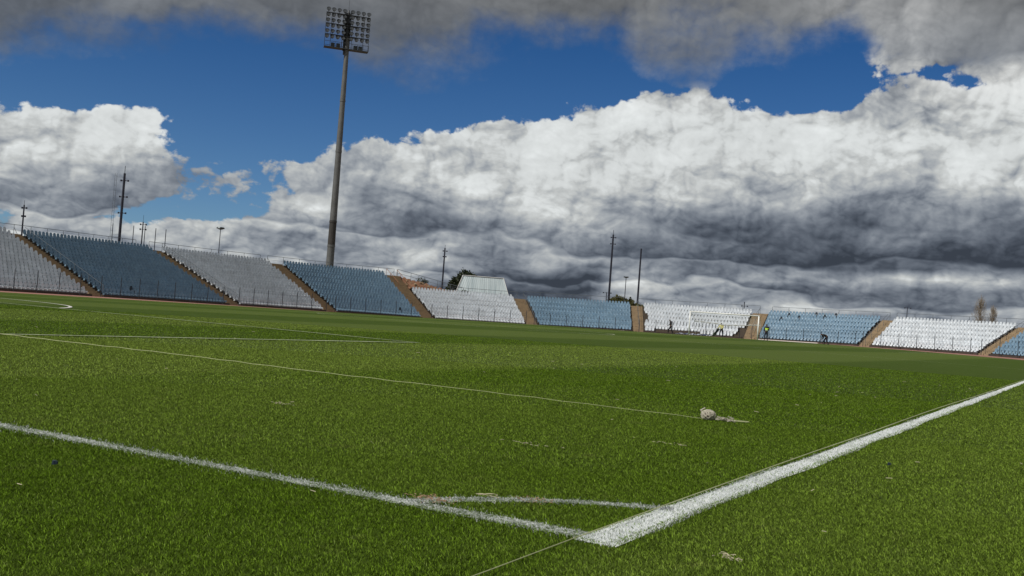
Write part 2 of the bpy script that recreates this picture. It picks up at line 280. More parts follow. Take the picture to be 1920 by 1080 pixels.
# ---------------------------------------------------------------- the bowl: front line of the seating by arc length
CX0, CY0, RB = -32.4, 87.37, 53.14
def front(s):
    if s < 0: return np.array([CX0-RB, CY0+s]), np.array([-1., 0.])
    if s > math.pi*RB: return np.array([CX0+RB, CY0-(s-math.pi*RB)]), np.array([1., 0.])
    a = s/RB; n = np.array([-math.cos(a), math.sin(a)]); return np.array([CX0, CY0])+RB*n, n
ZS = ([-20, 13, 30, 45, 60, 75, 90, 106, 125], [-.25, -.38, -.50, -.42, -.15, .03, .27, .38, .40])
GS = ([-20, 13, 30, 45, 60, 75, 90, 106, 200], [-.6, -.72, -.84, -.74, -.48, -.30, -.08, 0, 0])
def zseat(s): return float(np.interp(s, *ZS))
def gz(x, y):
    """height of the ground: the playing surface falls gently from its middle to the stands"""
    x = np.asarray(x, float); y = np.asarray(y, float)
    dx = x-CX0; dy = y-CY0
    cap = dy > 0
    dist = np.where(cap, RB-np.hypot(dx, dy), RB-np.abs(dx))
    s = np.where(cap, RB*np.arctan2(dy, -dx), np.where(dx < 0, dy, 250.))
    g = np.interp(s, *GS)
    t = np.clip(1-dist/50., 0, 1)
    return g*t*t*(3-2*t)*.35+g*t*.65
def pt(s, off, z): 
    P, n = front(s); return (P[0]+n[0]*off, P[1]+n[1]*off, z)

# ---------------------------------------------------------------- materials
def material(name, rough=.7):
    m = bpy.data.materials.new(name); m.use_nodes = True; t = NT(m.node_tree)
    b = t.n['Principled BSDF']; b.inputs['Roughness'].default_value = rough
    return m, t, b
def simple(name, col, rough=.6, var=.12, scale=3., metal=0., dirt=None, spec=.5):
    m, t, b = material(name, rough)
    pos = t.node('ShaderNodeTexCoord').outputs['Object']
    n = t.noise(pos, scale, 5., .6)
    f = t.maprange(n, .25, .75, 1-var, 1+var)
    c = t.vmath('SCALE', tuple(col), scale=f)
    if dirt:
        n2 = t.noise(pos, scale*.45, 6., .65)
        c = t.mix(t.maprange(n2, .5, .72), c, tuple(dirt))
    t.l.new(c, b.inputs['Base Color']); b.inputs['Metallic'].default_value = metal
    b.inputs['Specular IOR Level'].default_value = spec
    return m

STRIPES = [-69, -63.2, -57.6, -51.8, -46., -40.3, -34.6, -28.8, -23.1, -17.1, -12.2, -6.3]
def grass_colour(t, pos, bladed):
    """mown stripes parallel to the touchline; same colours for turf sheet and for blades"""
    x, y, z = t.sep(pos)
    wob = t.math('MULTIPLY', t.math('SUBTRACT', t.noise(pos, .35, 3.), .5), .7)
    xw = t.math('ADD', x, wob)
    f = None
    for i, e in enumerate(STRIPES):
        s = t.maprange(xw, e-.35, e+.35)
        f = s if f is None else (t.math('SUBTRACT', f, s) if i % 2 else t.math('ADD', f, s))  # stripe tone: light caught by leaning blades, put into the colour
    # f: 1 inside light stripes. right of the touchline the turf is a little paler
    out = t.maprange(x, -.1, .25)
    mid_ = t.math('MULTIPLY', t.maprange(y, -.1, .3), t.maprange(y, 4.5, 8., 1., 0.))
    f = t.math('MAXIMUM', f, t.math('MULTIPLY', t.math('MULTIPLY', mid_, t.maprange(xw, -4., -.8, .5, .15)), t.maprange(x, -.2, 0., 1., 0.)))
    f = t.math('MAXIMUM', f, t.math('MULTIPLY', out, .5))
    f = t.math('SUBTRACT', f, t.math('MULTIPLY', t.maprange(y, .1, -.3, 0., .3), t.maprange(x, -.5, .2, 1., 0.)))
    f = t.math('MAXIMUM', f, t.maprange(xw, 2., 3., 0, .8))
    big = t.noise(pos, .16, 4., .6)
    f = t.math('ADD', f, t.math('MULTIPLY', t.math('SUBTRACT', big, .5), .55), clamp=True)
    dark = (.047, .083, .0040) if not bladed else (.083, .146, .006)  # blades coloured lighter to make up for the shade they throw on each other
    light = (.090, .131, .021) if not bladed else (.158, .218, .034)
    c = t.mix(f, dark, light)
    mid = t.noise(pos, 1.1, 5., .62)
    c = t.mix(t.maprange(mid, .3, .75, 0, .42), c, (.085, .122, .020) if not bladed else (.140, .200, .032))
    yel = t.noise(pos, 3.7, 3., .6)
    c = t.mix(t.maprange(yel, .60, .80, 0, .35), c, (.13, .13, .04) if not bladed else (.20, .20, .07))
    return c
def turf_material():
    m, t, b = material('turf', .8)
    pos = t.node('ShaderNodeNewGeometry').outputs['Position']
    c = grass_colour(t, pos, False)
    dist = t.vmath('SUBTRACT', pos, CAM)
    ln = t.node('ShaderNodeVectorMath', operation='LENGTH'); t.l.new(dist, ln.inputs[0])
    g1 = t.noise(pos, 30., 3., .7); g2 = t.noise(pos, 9., 4., .7); g3 = t.noise(pos, 2.5, 4., .65)
    gr = t.math('ADD', t.math('MULTIPLY', t.math('SUBTRACT', g1, .5), 2.2), t.math('MULTIPLY', t.math('SUBTRACT', g2, .5), 1.3))
    gr = t.math('ADD', gr, t.math('MULTIPLY', t.math('SUBTRACT', g3, .5), .7))
    k = t.maprange(gr, -1., 1., .45, 1.55)
    c = t.vmath('SCALE', c, scale=k)
    c = t.vmath('SCALE', c, scale=1.08)
    t.l.new(c, b.inputs['Base Color']); b.inputs['Specular IOR Level'].default_value = .12
    bp = t.node('ShaderNodeBump'); bp.inputs['Strength'].default_value = .7; bp.inputs['Distance'].default_value = .03
    t.l.new(gr, bp.inputs['Height']); t.l.new(bp.outputs[0], b.inputs['Normal'])
    return m
def blade_material(name, white=False):
    m, t, b = material(name, .55)
    pos = t.node('ShaderNodeNewGeometry').outputs['Position']
    rnd = t.node('ShaderNodeAttribute', attribute_name='rnd').outputs['Fac']
    if white:
        c = t.mix(t.maprange(rnd, .0, .30), (.16, .22, .10), (.84, .87, .88))
        c = t.vmath('SCALE', c, scale=t.maprange(rnd, 0, 1, .75, 1.02))
    else:
        c = grass_colour(t, pos, True)
        k = t.maprange(t.math('POWER', rnd, 1.6), 0, 1, .42, 3.0)
        c = t.vmath('SCALE', c, scale=k)
        c = t.mix(t.maprange(rnd, .93, 1., 0, .55), c, (.26, .27, .13))
    b.inputs['Specular IOR Level'].default_value = .10; b.inputs['Roughness'].default_value = .7
    t.l.new(c, b.inputs['Base Color'])
    tr = t.node('ShaderNodeBsdfTranslucent'); t.l.new(c, tr.inputs[0])
    mx = t.node('ShaderNodeMixShader'); mx.inputs[0].default_value = .3
    t.l.new(b.outputs[0], mx.inputs[1]); t.l.new(tr.outputs[0], mx.inputs[2])
    t.l.new(mx.outputs[0], t.n['Material Output'].inputs[0])
    return m
def paint_line_material(name='line_paint', lo=.38, hi=.60):
    m, t, b = material(name, .8)
    pos = t.node('ShaderNodeNewGeometry').outputs['Position']
    n = t.noise(pos, 60., 3., .7); n2 = t.noise(pos, 2.3, 4., .7)
    k = t.math('ADD', t.math('MULTIPLY', n, .7), t.math('MULTIPLY', n2, .5))
    c = t.mix(t.maprange(k, lo, hi), (.06, .09, .03), (.80, .83, .82))
    t.l.new(c, b.inputs['Base Color']); return m
def thin_line_material():
    m, t, b = material('worn_line_paint', .8)
    pos = t.node('ShaderNodeNewGeometry').outputs['Position']
    n = t.noise(pos, 14., 3., .7); n2 = t.noise(pos, .45, 4., .7)
    k = t.math('ADD', t.math('MULTIPLY', n, .6), t.math('MULTIPLY', n2, .8))
    c = t.mix(t.maprange(k, .45, .85), (.055, .09, .02), (.58, .62, .42))
    t.l.new(c, b.inputs['Base Color']); return m
def soil_material():
    m, t, b = material('dry_soil', .95)
    pos = t.node('ShaderNodeNewGeometry').outputs['Position']
    n = t.noise(pos, .25, 8., .65); n2 = t.noise(pos, 6., 4., .6)
    c = t.mix(t.maprange(n, .3, .7), (.12, .085, .045), (.20, .13, .075))
    c = t.mix(t.maprange(n, .55, .75), c, (.055, .075, .02))
    c = t.vmath('SCALE', c, scale=t.maprange(n2, .2, .8, .7, 1.25))
    t.l.new(c, b.inputs['Base Color']); return m
def track_material():
    m, t, b = material('track_surface', .85)
    pos = t.node('ShaderNodeNewGeometry').outputs['Position']
    n = t.noise(pos, .4, 6., .6); n2 = t.noise(pos, 15., 3., .6)
    c = t.mix(t.maprange(n, .3, .7), (.30, .125, .095), (.36, .19, .15))
    c = t.vmath('SCALE', c, scale=t.maprange(n2, .2, .8, .85, 1.15))
    t.l.new(c, b.inputs['Base Color']); return m
def concrete_material(name, a, b_, scale=.8, moss=None):
    m, t, b = material(name, .9)
    pos = t.node('ShaderNodeNewGeometry').outputs['Position']
    n = t.noise(pos, scale, 7., .65); n2 = t.noise(pos, scale*9, 4., .6); n3 = t.noise(pos, scale*2.6, 5., .7)
    c = t.mix(t.maprange(n, .32, .68), a, b_)
    c = t.vmath('SCALE', c, scale=t.maprange(n2, .2, .8, .75, 1.2))
    if moss: c = t.mix(t.maprange(n3, .56, .70, 0, .8), c, moss)
    t.l.new(c, b.inputs['Base Color'])
    return m
def seat_material(name, col, fade):
    m, t, b = material(name, .38)
    pos = t.node('ShaderNodeNewGeometry').outputs['Position']
    n = t.noise(pos, 2.1, 2., .6); n2 = t.noise(pos, .22, 4., .6); n3 = t.noise(t.vmath('ADD', pos, (5., 9., 2.)), 1.3, 1., .5)
    c = t.mix(t.maprange(n, .35, .7), col, fade)
    c = t.vmath('SCALE', c, scale=t.maprange(n2, .3, .7, .88, 1.1))
    c = t.vmath('SCALE', c, scale=t.maprange(n3, .3, .72, .86, 1.08))
    t.l.new(c, b.inputs['Base Color']); b.inputs['Specular IOR Level'].default_value = .4
    return m
M = {}
M['turf'] = turf_material(); M['blade'] = blade_material('grass_blade'); M['wblade'] = blade_material('painted_blade', True)
M['paint'] = paint_line_material(); M['sparse'] = paint_line_material('sparse_line_paint', .56, .82); M['thin'] = thin_line_material(); M['soil'] = soil_material(); M['track'] = track_material()
M['lane'] = simple('lane_paint', (.72, .70, .66), .7, .1)
M['terrace'] = concrete_material('terrace_concrete', (.075, .060, .048), (.11, .085, .06))  # concrete darkened so the gaps between seats read as shadow
M['stair'] = concrete_material('stair_concrete', (.37, .275, .17), (.27, .205, .13), 1.1, (.17, .10, .06))
M['wall'] = concrete_material('front_wall_concrete', (.05, .04, .035), (.085, .06, .05), 1.)  # black wall, with the shade below the first seats put into its colour
M['white'] = seat_material('white_seat_plastic', (.68, .72, .76), (.55, .60, .65))
M['blue'] = seat_material('blue_seat_plastic', (.165, .275, .385), (.225, .335, .43))
M['darkblue'] = seat_material('dark_seat_plastic', (.015, .025, .04), (.02, .04, .06))
M['rail'] = simple('railing_steel', (.14, .16, .18), .5, .15, 4., .3)
M['fence'] = simple('fence_steel', (.035, .045, .055), .5, .2, 4., .3)
M['mast'] = simple('mast_steel', (.03, .032, .05), .5, .2, 2., .3)
M['pole'] = simple('galvanised_pole', (.135, .14, .138), .6, .2, .8, .1, (.095, .095, .092))
M['poled'] = simple('weathered_pole', (.052, .048, .043), .8, .25, .8, .0, (.035, .033, .03))
M['frame'] = simple('lamp_frame_steel', (.05, .055, .06), .5, .15, 2., .4)
M['reflector'] = simple('lamp_reflector', (.12, .13, .14), .3, .15, 2., .6)
M['lampbody'] = simple('lamp_housing', (.05, .06, .065), .4, .2, 2., .5)
M['goal'] = simple('goal_paint', (.86, .86, .84), .4, .04)
M['net'] = simple('net_cord', (.55, .55, .54), .8, .1)
M['rope'] = simple('twine', (.50, .47, .38), .9, .2, 25., 0, (.36, .33, .26))
M['string'] = simple('marking_string', (.52, .54, .30), .8, .12, 8.)
M['metalroof'] = None

# ---------------------------------------------------------------- ground sheet
def grid_sheet():
    xs = np.arange(-112, 62, 1.5); ys = np.arange(-42, 196, 1.5)
    X, Y = np.meshgrid(xs, ys); Z = gz(X, Y)
    nx, ny = len(xs), len(ys)
    V = np.stack([X.ravel(), Y.ravel(), Z.ravel()], 1)
    i = np.arange(nx*ny).reshape(ny, nx)
    F = np.stack([i[:-1, :-1], i[:-1, 1:], i[1:, 1:], i[1:, :-1]], -1).reshape(-1, 4)
    # skirt to the horizon
    ring = list(i[0, :]) + list(i[1:, -1]) + list(i[-1, ::-1][1:]) + list(i[::-1, 0][1:-1])
    cx, cy = -25, 77; extra = []
    for rr, zz in ((400, -.7), (6000, -1.)):
        base = len(V)+len(extra)
        for k in ring:
            d = np.array([V[k][0]-cx, V[k][1]-cy]); d /= np.linalg.norm(d)
            extra.append([cx+d[0]*rr, cy+d[1]*rr, zz])
    n = len(ring); F2 = []; b0 = len(V); b1 = b0+n
    for k in range(n):
        q = (k+1) % n
        F2.append([ring[k], b0+k, b0+q, ring[q]]); F2.append([b0+k, b1+k, b1+q, b0+q])
    V = np.vstack([V, np.array(extra)]); F = np.vstack([F, np.array(F2)])
    V[:, 2] -= .012
    tag(bulk('ground', V, F, [M['soil']]), kind='structure')
grid_sheet()
def ring_sheet(name, mat, r0, r1, s0, s1, ds, dz, nr=8):
    ss = np.arange(s0, s1+1e-6, ds); V = []; n = nr+1
    for s in ss:
        P, nn = front(s)
        for k in range(n):
            r = r0+(r1-r0)*k/nr; q = P+nn*(r-RB); V.append([q[0], q[1], 0])
    V = np.array(V); V[:, 2] = gz(V[:, 0], V[:, 1])+dz
    i = np.arange(len(ss)*n).reshape(len(ss), n)
    F = np.stack([i[:-1, :-1], i[:-1, 1:], i[1:, 1:], i[1:, :-1]], -1).reshape(-1, 4)[:, ::-1]
    return bulk(name, V, F, [mat])
def pitch_sheet():
    # turf inside the track: rings closing on the middle line of the bowl
    ss = np.arange(-130, math.pi*RB+130.1, 1.25); V = []; nr = 26; rin = 36.2
    for s in ss:
        P, nn = front(s)
        for k in range(nr+1):
            r = rin*k/nr; q = P+nn*(r-RB); V.append([q[0], q[1], 0])
    V = np.array(V); V[:, 2] = gz(V[:, 0], V[:, 1])
    i = np.arange(len(ss)*(nr+1)).reshape(len(ss), nr+1)
    F = np.stack([i[:-1, :-1], i[:-1, 1:], i[1:, 1:], i[1:, :-1]], -1).reshape(-1, 4)[:, ::-1]
    tag(bulk('pitch_turf', V, F, [M['turf']]), kind='structure')
pitch_sheet()
RT0, RT1 = 36.2, RB-.35
tag(ring_sheet('running_track', M['track'], RT0, RT1, -130, math.pi*RB+130, 1.25, .004, 10), kind='structure')
tag(ring_sheet('track_lane_line', M['lane'], RT0+.05, RT0+.13, -130, math.pi*RB+130, 1.25, .03, 1), kind='structure')

# ---------------------------------------------------------------- pitch markings
W, L = 64.71, 102.64
def strip(path, w, name, mat, dz=.004, step=.8, wob=0.):
    """flat painted strip along a polyline of ground points"""
    pts = []
    for a, b in zip(path[:-1], path[1:]):
        a = np.array(a, float); b = np.array(b, float); n = max(1, int(np.linalg.norm(b-a)/step))
        for k in range(n): pts.append(a+(b-a)*k/n)
    pts.append(np.array(path[-1], float)); pts = np.array(pts)
    d = np.gradient(pts, axis=0); d /= np.linalg.norm(d, axis=1)[:, None]; nrm = np.stack([-d[:, 1], d[:, 0]], 1)
    acc = np.cumsum(np.r_[0, np.linalg.norm(np.diff(pts, axis=0), axis=1)])
    wa = wob*(np.sin(acc*1.1+1)+.6*np.sin(acc*2.7)); wb = wob*(np.sin(acc*1.7+2)+.8*np.sin(acc*3.9+1))
    A = pts+nrm*(w/2+wa)[:, None]; B = pts-nrm*(w/2+wb)[:, None]
    V = np.zeros((2*len(pts), 3)); V[0::2, :2] = A; V[1::2, :2] = B; V[:, 2] = gz(V[:, 0], V[:, 1])+dz
    i = np.arange(len(pts)-1)*2
    F = np.stack([i, i+1, i+3, i+2], 1)
    o = bulk(name, V, F, [mat]); tag(o, kind='structure'); return A, B
LW = .12
def box_path(x0, x1, y0, y1): return [(x1, y0), (x1, y1), (x0, y1), (x0, y0)]
strip([(-.045, -.05), (-.045, L)], .155, 'touchline', M['paint'], .004, .25, .010)
strip([(-.13, .06), (-W, .06)], .115, 'goal_line', M['sparse'], .004, .25, .010)
strip([(-W, .13), (-W, L-.13)], .12, 'touchline', M['thin'], .02)
strip([(-.2, L), (-W+.1, L)], .12, 'goal_line', M['thin'], .012)
strip([(-.13, L/2), (-W+.1, L/2)], .10, 'halfway_line', M['thin'], .012)
hx = -W/2
strip(box_path(hx-20.16, hx+20.16, .13, 16.5), .12, 'penalty_area_line', M['thin'], .016)
strip(box_path(hx-20.16, hx+20.16, L-.13, L-16.5), .12, 'penalty_area_line', M['thin'], .012)
strip(box_path(hx-9.16, hx+9.16, L-.13, L-5.5), .12, 'goal_area_line', M['thin'], .012)
def arc(cx, cy, r, a0, a1, n=60): return [(cx+r*math.cos(a0+(a1-a0)*k/n), cy+r*math.sin(a0+(a1-a0)*k/n)) for k in range(n+1)]
strip(arc(hx, 11, 9.15, .66, math.pi-.66), .11, 'penalty_arc', M['lane'], .02)
strip(arc(hx, L-11, 9.15, math.pi+.66, 2*math.pi-.66), .12, 'penalty_arc', M['thin'], .012)
strip(arc(hx, L/2, 9.15, 0, 2*math.pi), .13, 'centre_circle', M['thin'], .02)
AX, AY, AP = .93, .86, 1.4      # the hand painted corner arc is flatter than a circle
ARC = [(-.06-AX*abs(math.cos(a))**(2/AP), .06+AY*abs(math.sin(a))**(2/AP)) for a in np.linspace(.10, math.pi/2-.06, 26)]
strip(ARC, .10, 'corner_arc', M['sparse'], .004, .06, .004)

# ---------------------------------------------------------------- near grass: real blades
def blades(name, P, h, w, lean, mat, rnd=None, z0=0.):
    n = len(P); a = RNG.uniform(0, 2*math.pi, n); b = a+RNG.uniform(-1, 1, n)+math.pi/2
    hh = h*RNG.uniform(.6, 1.15, n); ww = w*RNG.uniform(.7, 1.3, n); le = lean*hh*RNG.uniform(.3, 1.5, n)
    V = np.zeros((n, 4, 3)); dx = np.cos(a); dy = np.sin(a)
    V[:, 0, 0] = P[:, 0]-dx*ww/2; V[:, 0, 1] = P[:, 1]-dy*ww/2
    V[:, 1, 0] = P[:, 0]+dx*ww/2; V[:, 1, 1] = P[:, 1]+dy*ww/2
    V[:, 2, 0] = P[:, 0]+dx*ww*.4+np.cos(b)*le*.45; V[:, 2, 1] = P[:, 1]+dy*ww*.4+np.sin(b)*le*.45; V[:, 2, 2] = hh*.62
    V[:, 3, 0] = P[:, 0]+np.cos(b)*le; V[:, 3, 1] = P[:, 1]+np.sin(b)*le; V[:, 3, 2] = hh*.95
    V[:, :, 2] += z0
    i = np.arange(n)*4
    F = np.concatenate([np.stack([i, i+1, i+2], 1), np.stack([i, i+2, i+3], 1)])
    r = RNG.uniform(0, 1, n) if rnd is None else rnd
    return bulk(name, V.reshape(-1, 3), F, [mat], rnd=np.repeat(r, 4))
def wedge(r0, r1, dens):
    half = R_(31); n = int(dens*half*(r1*r1-r0*r0))
    r = np.sqrt(RNG.uniform(r0*r0, r1*r1, n)); a = RNG.uniform(-half, half, n)+YAW
    return np.stack([CAM[0]-np.sin(a)*r, CAM[1]+np.cos(a)*r], 1)
def near_grass():
    parts = []
    for r0, r1, dens, h, w in ((2.6, 6., 20000, .014, .0026), (6., 10., 9500, .015, .0036), (10., 17., 3300, .016, .006), (17., 34., 520, .016, .012)):
        parts.append((wedge(r0, r1, dens), h, w))
    P = np.concatenate([p for p, _, _ in parts])
    h = np.concatenate([np.full(len(p), q) for p, q, _ in parts]); w = np.concatenate([np.full(len(p), q) for p, _, q in parts])
    # thin out where the painted lines run
    on = ((np.abs(P[:, 0]+.06) < .06) & (P[:, 1] > 0)) | ((np.abs(P[:, 1]-.06) < .05) & (P[:, 0] < 0))
    rr = (np.abs((P[:, 0]+.06)/AX)**AP+np.abs((P[:, 1]-.06)/AY)**AP)**(1/AP); on |= (np.abs(rr-1) < .06) & (P[:, 0] < 0) & (P[:, 1] > 0)
    keep = ~on | (RNG.uniform(0, 1, len(P)) < .12)
    o = blades('grass', P[keep], h[keep], w[keep], .8, M['blade'])
    tag(o, 'short mown green turf of the football pitch', 'grass', kind='stuff')
near_grass()
def line_blades():
    def along(n, fx, fy): return np.stack([fx, fy], 1)
    segs = []
    for y0, y1, d in ((-.06, 3, 17000), (3, 8, 9000), (8, 20, 3500)):
        n = int(d*(y1-y0)*.16); y = RNG.uniform(y0, y1, n)
        x = -.044+RNG.uniform(-1, 1, n)*.084+.010*np.sin(y*1.9)+.008*np.sin(y*4.3)
        segs.append((np.stack([x, y], 1), .0040 if y1 < 9 else .007))
    P = np.concatenate([p for p, _ in segs]); w = np.concatenate([np.full(len(p), q) for p, q in segs])
    o = blades('painted_grass', P, np.full(len(P), .014), w*.8, .8, M['wblade'], rnd=RNG.uniform(.12, 1, len(P)))
    tag(o, 'thick white painted grass of the touchline running to the right', 'pitch line', kind='stuff')
    n = int(7.4*.11*11000); x = -RNG.uniform(.1, 7.5, n)
    y = .06+RNG.normal(0, .050, n)+.006*np.sin(x*4)
    o = blades('painted_grass', np.stack([x, y], 1), np.full(n, .014), np.full(n, .0026), .8, M['wblade'], rnd=RNG.uniform(0, .8, n))
    tag(o, 'thin white painted grass of the goal line running to the left', 'pitch line', kind='stuff')
    n = int(1.4*.11*13000); a = RNG.uniform(math.pi/2+.06, math.pi-.05, n); r = 1.+RNG.normal(0, .046, n)
    o = blades('painted_grass', np.stack([-.06-np.abs(np.cos(a))**(2/AP)*r*AX, .06+np.abs(np.sin(a))**(2/AP)*r*AY], 1), np.full(n, .014), np.full(n, .0026), .8, M['wblade'], rnd=RNG.uniform(0, .78, n))
    tag(o, 'white painted grass of the curved corner arc', 'pitch line', kind='stuff')
line_blades()

# ---------------------------------------------------------------- the two stands
TD, RT_, RE = .771, .3265, .316
BAYS = [(-40., -21.55, 18, 'white'), (-20.2, -2.7, 18, 'blue'), (-1.0, 12.9, 18, 'white'), (14.7, 27.9, 18, 'blue'),
        (29.7, 43.6, 12, 'white'), (45.2, 59.1, 12, 'blue'), (60.6, 74.7, 12, 'white'), (76.6, 90.5, 12, 'blue'),
        (91.9, 106.2, 12, 'white'), (107.6, 122.5, 12, 'blue')]
def rise(n): return RT_ if n == 18 else RE
def profile(n, back=1.5):
    """(offset, height above first tread) of the stepped section"""
    r = rise(n); pr = []
    for i in range(n):
        o0 = TD*i-.40; pr += [(o0, r*i), (o0+TD, r*i)]
    pr += [(TD*(n-1)-.40+TD+back, r*(n-1))]
    return pr
def tier_mesh(name, s0, s1, n, mat, parent, back=1.5, drop=-1.6, ds=1.2):
    pr = profile(n, back); k = max(2, int(math.ceil((s1-s0)/ds))+1); ss = np.linspace(s0, s1, k); V = []; m = len(pr)+2
    for s in ss:
        z0 = zseat(s)-.12
        P, nn = front(s)
        V.append((P[0]+nn[0]*pr[0][0], P[1]+nn[1]*pr[0][0], drop))
        for o, h in pr: V.append((P[0]+nn[0]*o, P[1]+nn[1]*o, z0+h))
        V.append((P[0]+nn[0]*pr[-1][0], P[1]+nn[1]*pr[-1][0], drop))
    F = [(i*m+j, i*m+j+1, (i+1)*m+j+1, (i+1)*m+j) for i in range(k-1) for j in range(m-1)]
    b = MB(); b.add(V, F); b.add([V[j] for j in range(m)], [tuple(range(m))]); b.add([V[(k-1)*m+j] for j in range(m)], [tuple(range(m))[::-1]])
    return b.build(name, mat, parent)
def stair_mesh(s0, s1, n, parent, gap=.02):
    """two steps to every row, a little under the treads"""
    r = rise(n); b = MB(); zl = zseat(s0)-.12; zr = zseat(s1)-.12
    pr = []
    for i in range(2*n):
        o0 = TD*i/2-.42; pr += [(o0, r*i/2-.03), (o0+TD/2, r*i/2-.03)]
    pr += [(TD*n-.40+1.5, r*(n-.5)-.03)]; m = len(pr)+2; V = []
    for s, z0 in ((s0+gap, zl), (s1-gap, zr)):
        P, nn = front(s); V.append((P[0]+nn[0]*pr[0][0], P[1]+nn[1]*pr[0][0], -1.6))
        for o, h in pr: V.append((P[0]+nn[0]*o, P[1]+nn[1]*o, z0+h))
        V.append((P[0]+nn[0]*pr[-1][0], P[1]+nn[1]*pr[-1][0], -1.6))
    b.add(V, [(j, j+1, m+j+1, m+j) for j in range(m-1)] + [tuple(range(m)), tuple(range(m, 2*m))[::-1]])
    return b.build('stairs', M['stair'], parent)
def apron(s0, s1, parent):
    """low wall in front of the first row, its dark colour also holding the shade under the seats"""
    k = int((s1-s0)/1.2)+2; ss = np.linspace(s0, s1, k); V = []
    for s in ss:
        P, nn = front(s); z1 = zseat(s)-.13
        for o, z in ((-.56, -1.6), (-.56, z1), (-.405, z1), (-.405, -1.6)): V.append((P[0]+nn[0]*o, P[1]+nn[1]*o, z))
    F = [(i*4+j, i*4+j+1, (i+1)*4+j+1, (i+1)*4+j) for i in range(k-1) for j in range(3)] + [(0, 1, 2, 3), tuple((k-1)*4+j for j in (3, 2, 1, 0))]
    b = MB(); b.add(V, F); return b.build('front_wall', M['wall'], parent)

def stand_root(name, s, label, cat):
    P, nn = front(s); e = empty(name); return tag(e, label, cat)
west = stand_root('grandstand', 0, 'taller concrete stand on the left with stepped rows of white and blue seats', 'stand')
endst = stand_root('end_terrace', 60, 'lower curved concrete terrace behind the goal with white and blue seat blocks', 'terrace')
for i, (s0, s1, n, c) in enumerate(BAYS):
    root = west if i < 4 else endst
    tier_mesh('tier', s0, s1, n, M['terrace'], root); apron(s0, s1, root)
for i in range(len(BAYS)-1):
    n = 18 if i < 4 else 12
    stair_mesh(BAYS[i][1], BAYS[i+1][0], n if i != 3 else 18, west if i < 4 else endst)

# seats --------------------------------------------------------------
def seat_geo():
    """one bucket seat facing -Y, front lip at the origin, pitch .46 m"""
    V = []; F = []
    prof = [(-.02, -.05, .185, .02), (-.01, .115, .20, .02), (.06, .13, .205, .015), (.20, .105, .205, .03), (.33, .115, .20, .03),
            (.385, .20, .20, .02), (.415, .34, .19, .018), (.44, .47, .17, .012), (.45, .56, .135, .006), (.455, .61, .085, 0)]
    for y, z, hw, dish in prof:
        for q in (-1, -.5, .5, 1): V.append((q*hw*.89, y-(dish if abs(q) == 1 else 0)*1.0, z+(dish*.9 if abs(q) == 1 and z < .15 else 0)))
    n = len(prof)
    for i in range(n-1):
        for j in range(3): a = i*4+j; F.append((a, a+1, a+5, a+4))
    # back shell so that the seat has thickness
    o = len(V)
    for y, z, hw, dish in prof[3:]:
        for q in (-1, -.5, .5, 1): V.append((q*hw*.97, y+.03, z-.03 if z < .15 else z-.008))
    for i in range(n-4):
        for j in range(3): a = o+i*4+j; F.append((a+1, a, a+4, a+5))
    # bracket under the pan
    for sx in (-.13, .13):
        b = len(V); V += [(sx-.015, .05, -.12), (sx+.015, .05, -.12), (sx+.015, .30, -.12), (sx-.015, .30, -.12), (sx-.015, .05, .10), (sx+.015, .05, .10), (sx+.015, .30, .09), (sx-.015, .30, .09)]
        F += [(b, b+1, b+5, b+4), (b+1, b+2, b+6, b+5), (b+2, b+3, b+7, b+6), (b+3, b, b+4, b+7)]
    return V, F
SV, SF = seat_geo()
def seat_object_mesh(mat):
    me = bpy.data.meshes.new('stadium_seat'); me.from_pydata(SV, [], SF); me.materials.append(mat); me.update(); return me
seats = []
for bi, (s0, s1, n, c) in enumerate(BAYS):
    if bi == 0: a0, a1 = s0, s1-.1
    else: a0, a1 = s0+.1, s1-.1
    sm = (s0+s1)/2
    for i in range(n):
        off = TD*i
        def k(s): return (1+off/RB) if 0 < s < math.pi*RB else 1.
        length = (max(0, a1)-max(0, a0))*(1+off/RB)+(min(0, a1)-min(0, a0))
        cnt = int(length/.46)
        start = (length-cnt*.46)/2+.23
        for j in range(cnt):
            d = start+j*.46
            # convert distance along this row to s
            if bi < 2: s = a0+d
            elif a0 < 0 and d < -a0: s = a0+d
            elif a0 < 0: s = (d+a0)/(1+off/RB)
            else: s = a0+d/(1+off/RB)
            # missing seats (staggered ends of the white block behind the goal, a few gaps)
            if bi == 6:
                if i < 1 and 2 < j < 17: continue
                if i < 4 and j > cnt-3: continue
                if i == 0 and j > cnt-4: continue
                if 3 < i < 8 and j < 1: continue
            P, nn = front(s); P = P+nn*(off-.30)
            z = zseat(s)+rise(n)*i
            ang = math.atan2(nn[1], nn[0])-math.pi/2
            col = c
            if (bi, i, j) in ((1, 1, 9), (3, 1, 22), (7, 10, 6), (7, 9, 9), (7, 11, 14), (7, 8, 4), (7, 10, 17), (7, 11, 20)): col = 'dark'
            seats.append((P[0], P[1], z, ang, col, bi, i, j, cnt))
def in_frame(p):
    d = Vector(p)-Vector(CAM); zc = d.dot(cF)
    x = 960+FPX*d.dot(cR)/zc; y = 540-FPX*d.dot(cU)/zc
    return zc > 0 and 2 < x < 1918 and 0 < y < 1080
vis = [q for q in seats if q[4] != 'dark' and in_frame(q[:3])]
vis.sort(key=lambda q: (q[0]-CAM[0])**2+(q[1]-CAM[1])**2)
near_set = set((q[5], q[6], q[7]) for q in vis[:300])
me_w, me_b = seat_object_mesh(M['white']), seat_object_mesh(M['blue'])
ORD = ('first second third fourth fifth sixth seventh eighth ninth tenth eleventh twelfth thirteenth fourteenth fifteenth sixteenth seventeenth eighteenth '
       'nineteenth twentieth 21st 22nd 23rd 24th 25th 26th 27th 28th 29th 30th 31st 32nd 33rd 34th 35th 36th 37th 38th 39th 40th').split()
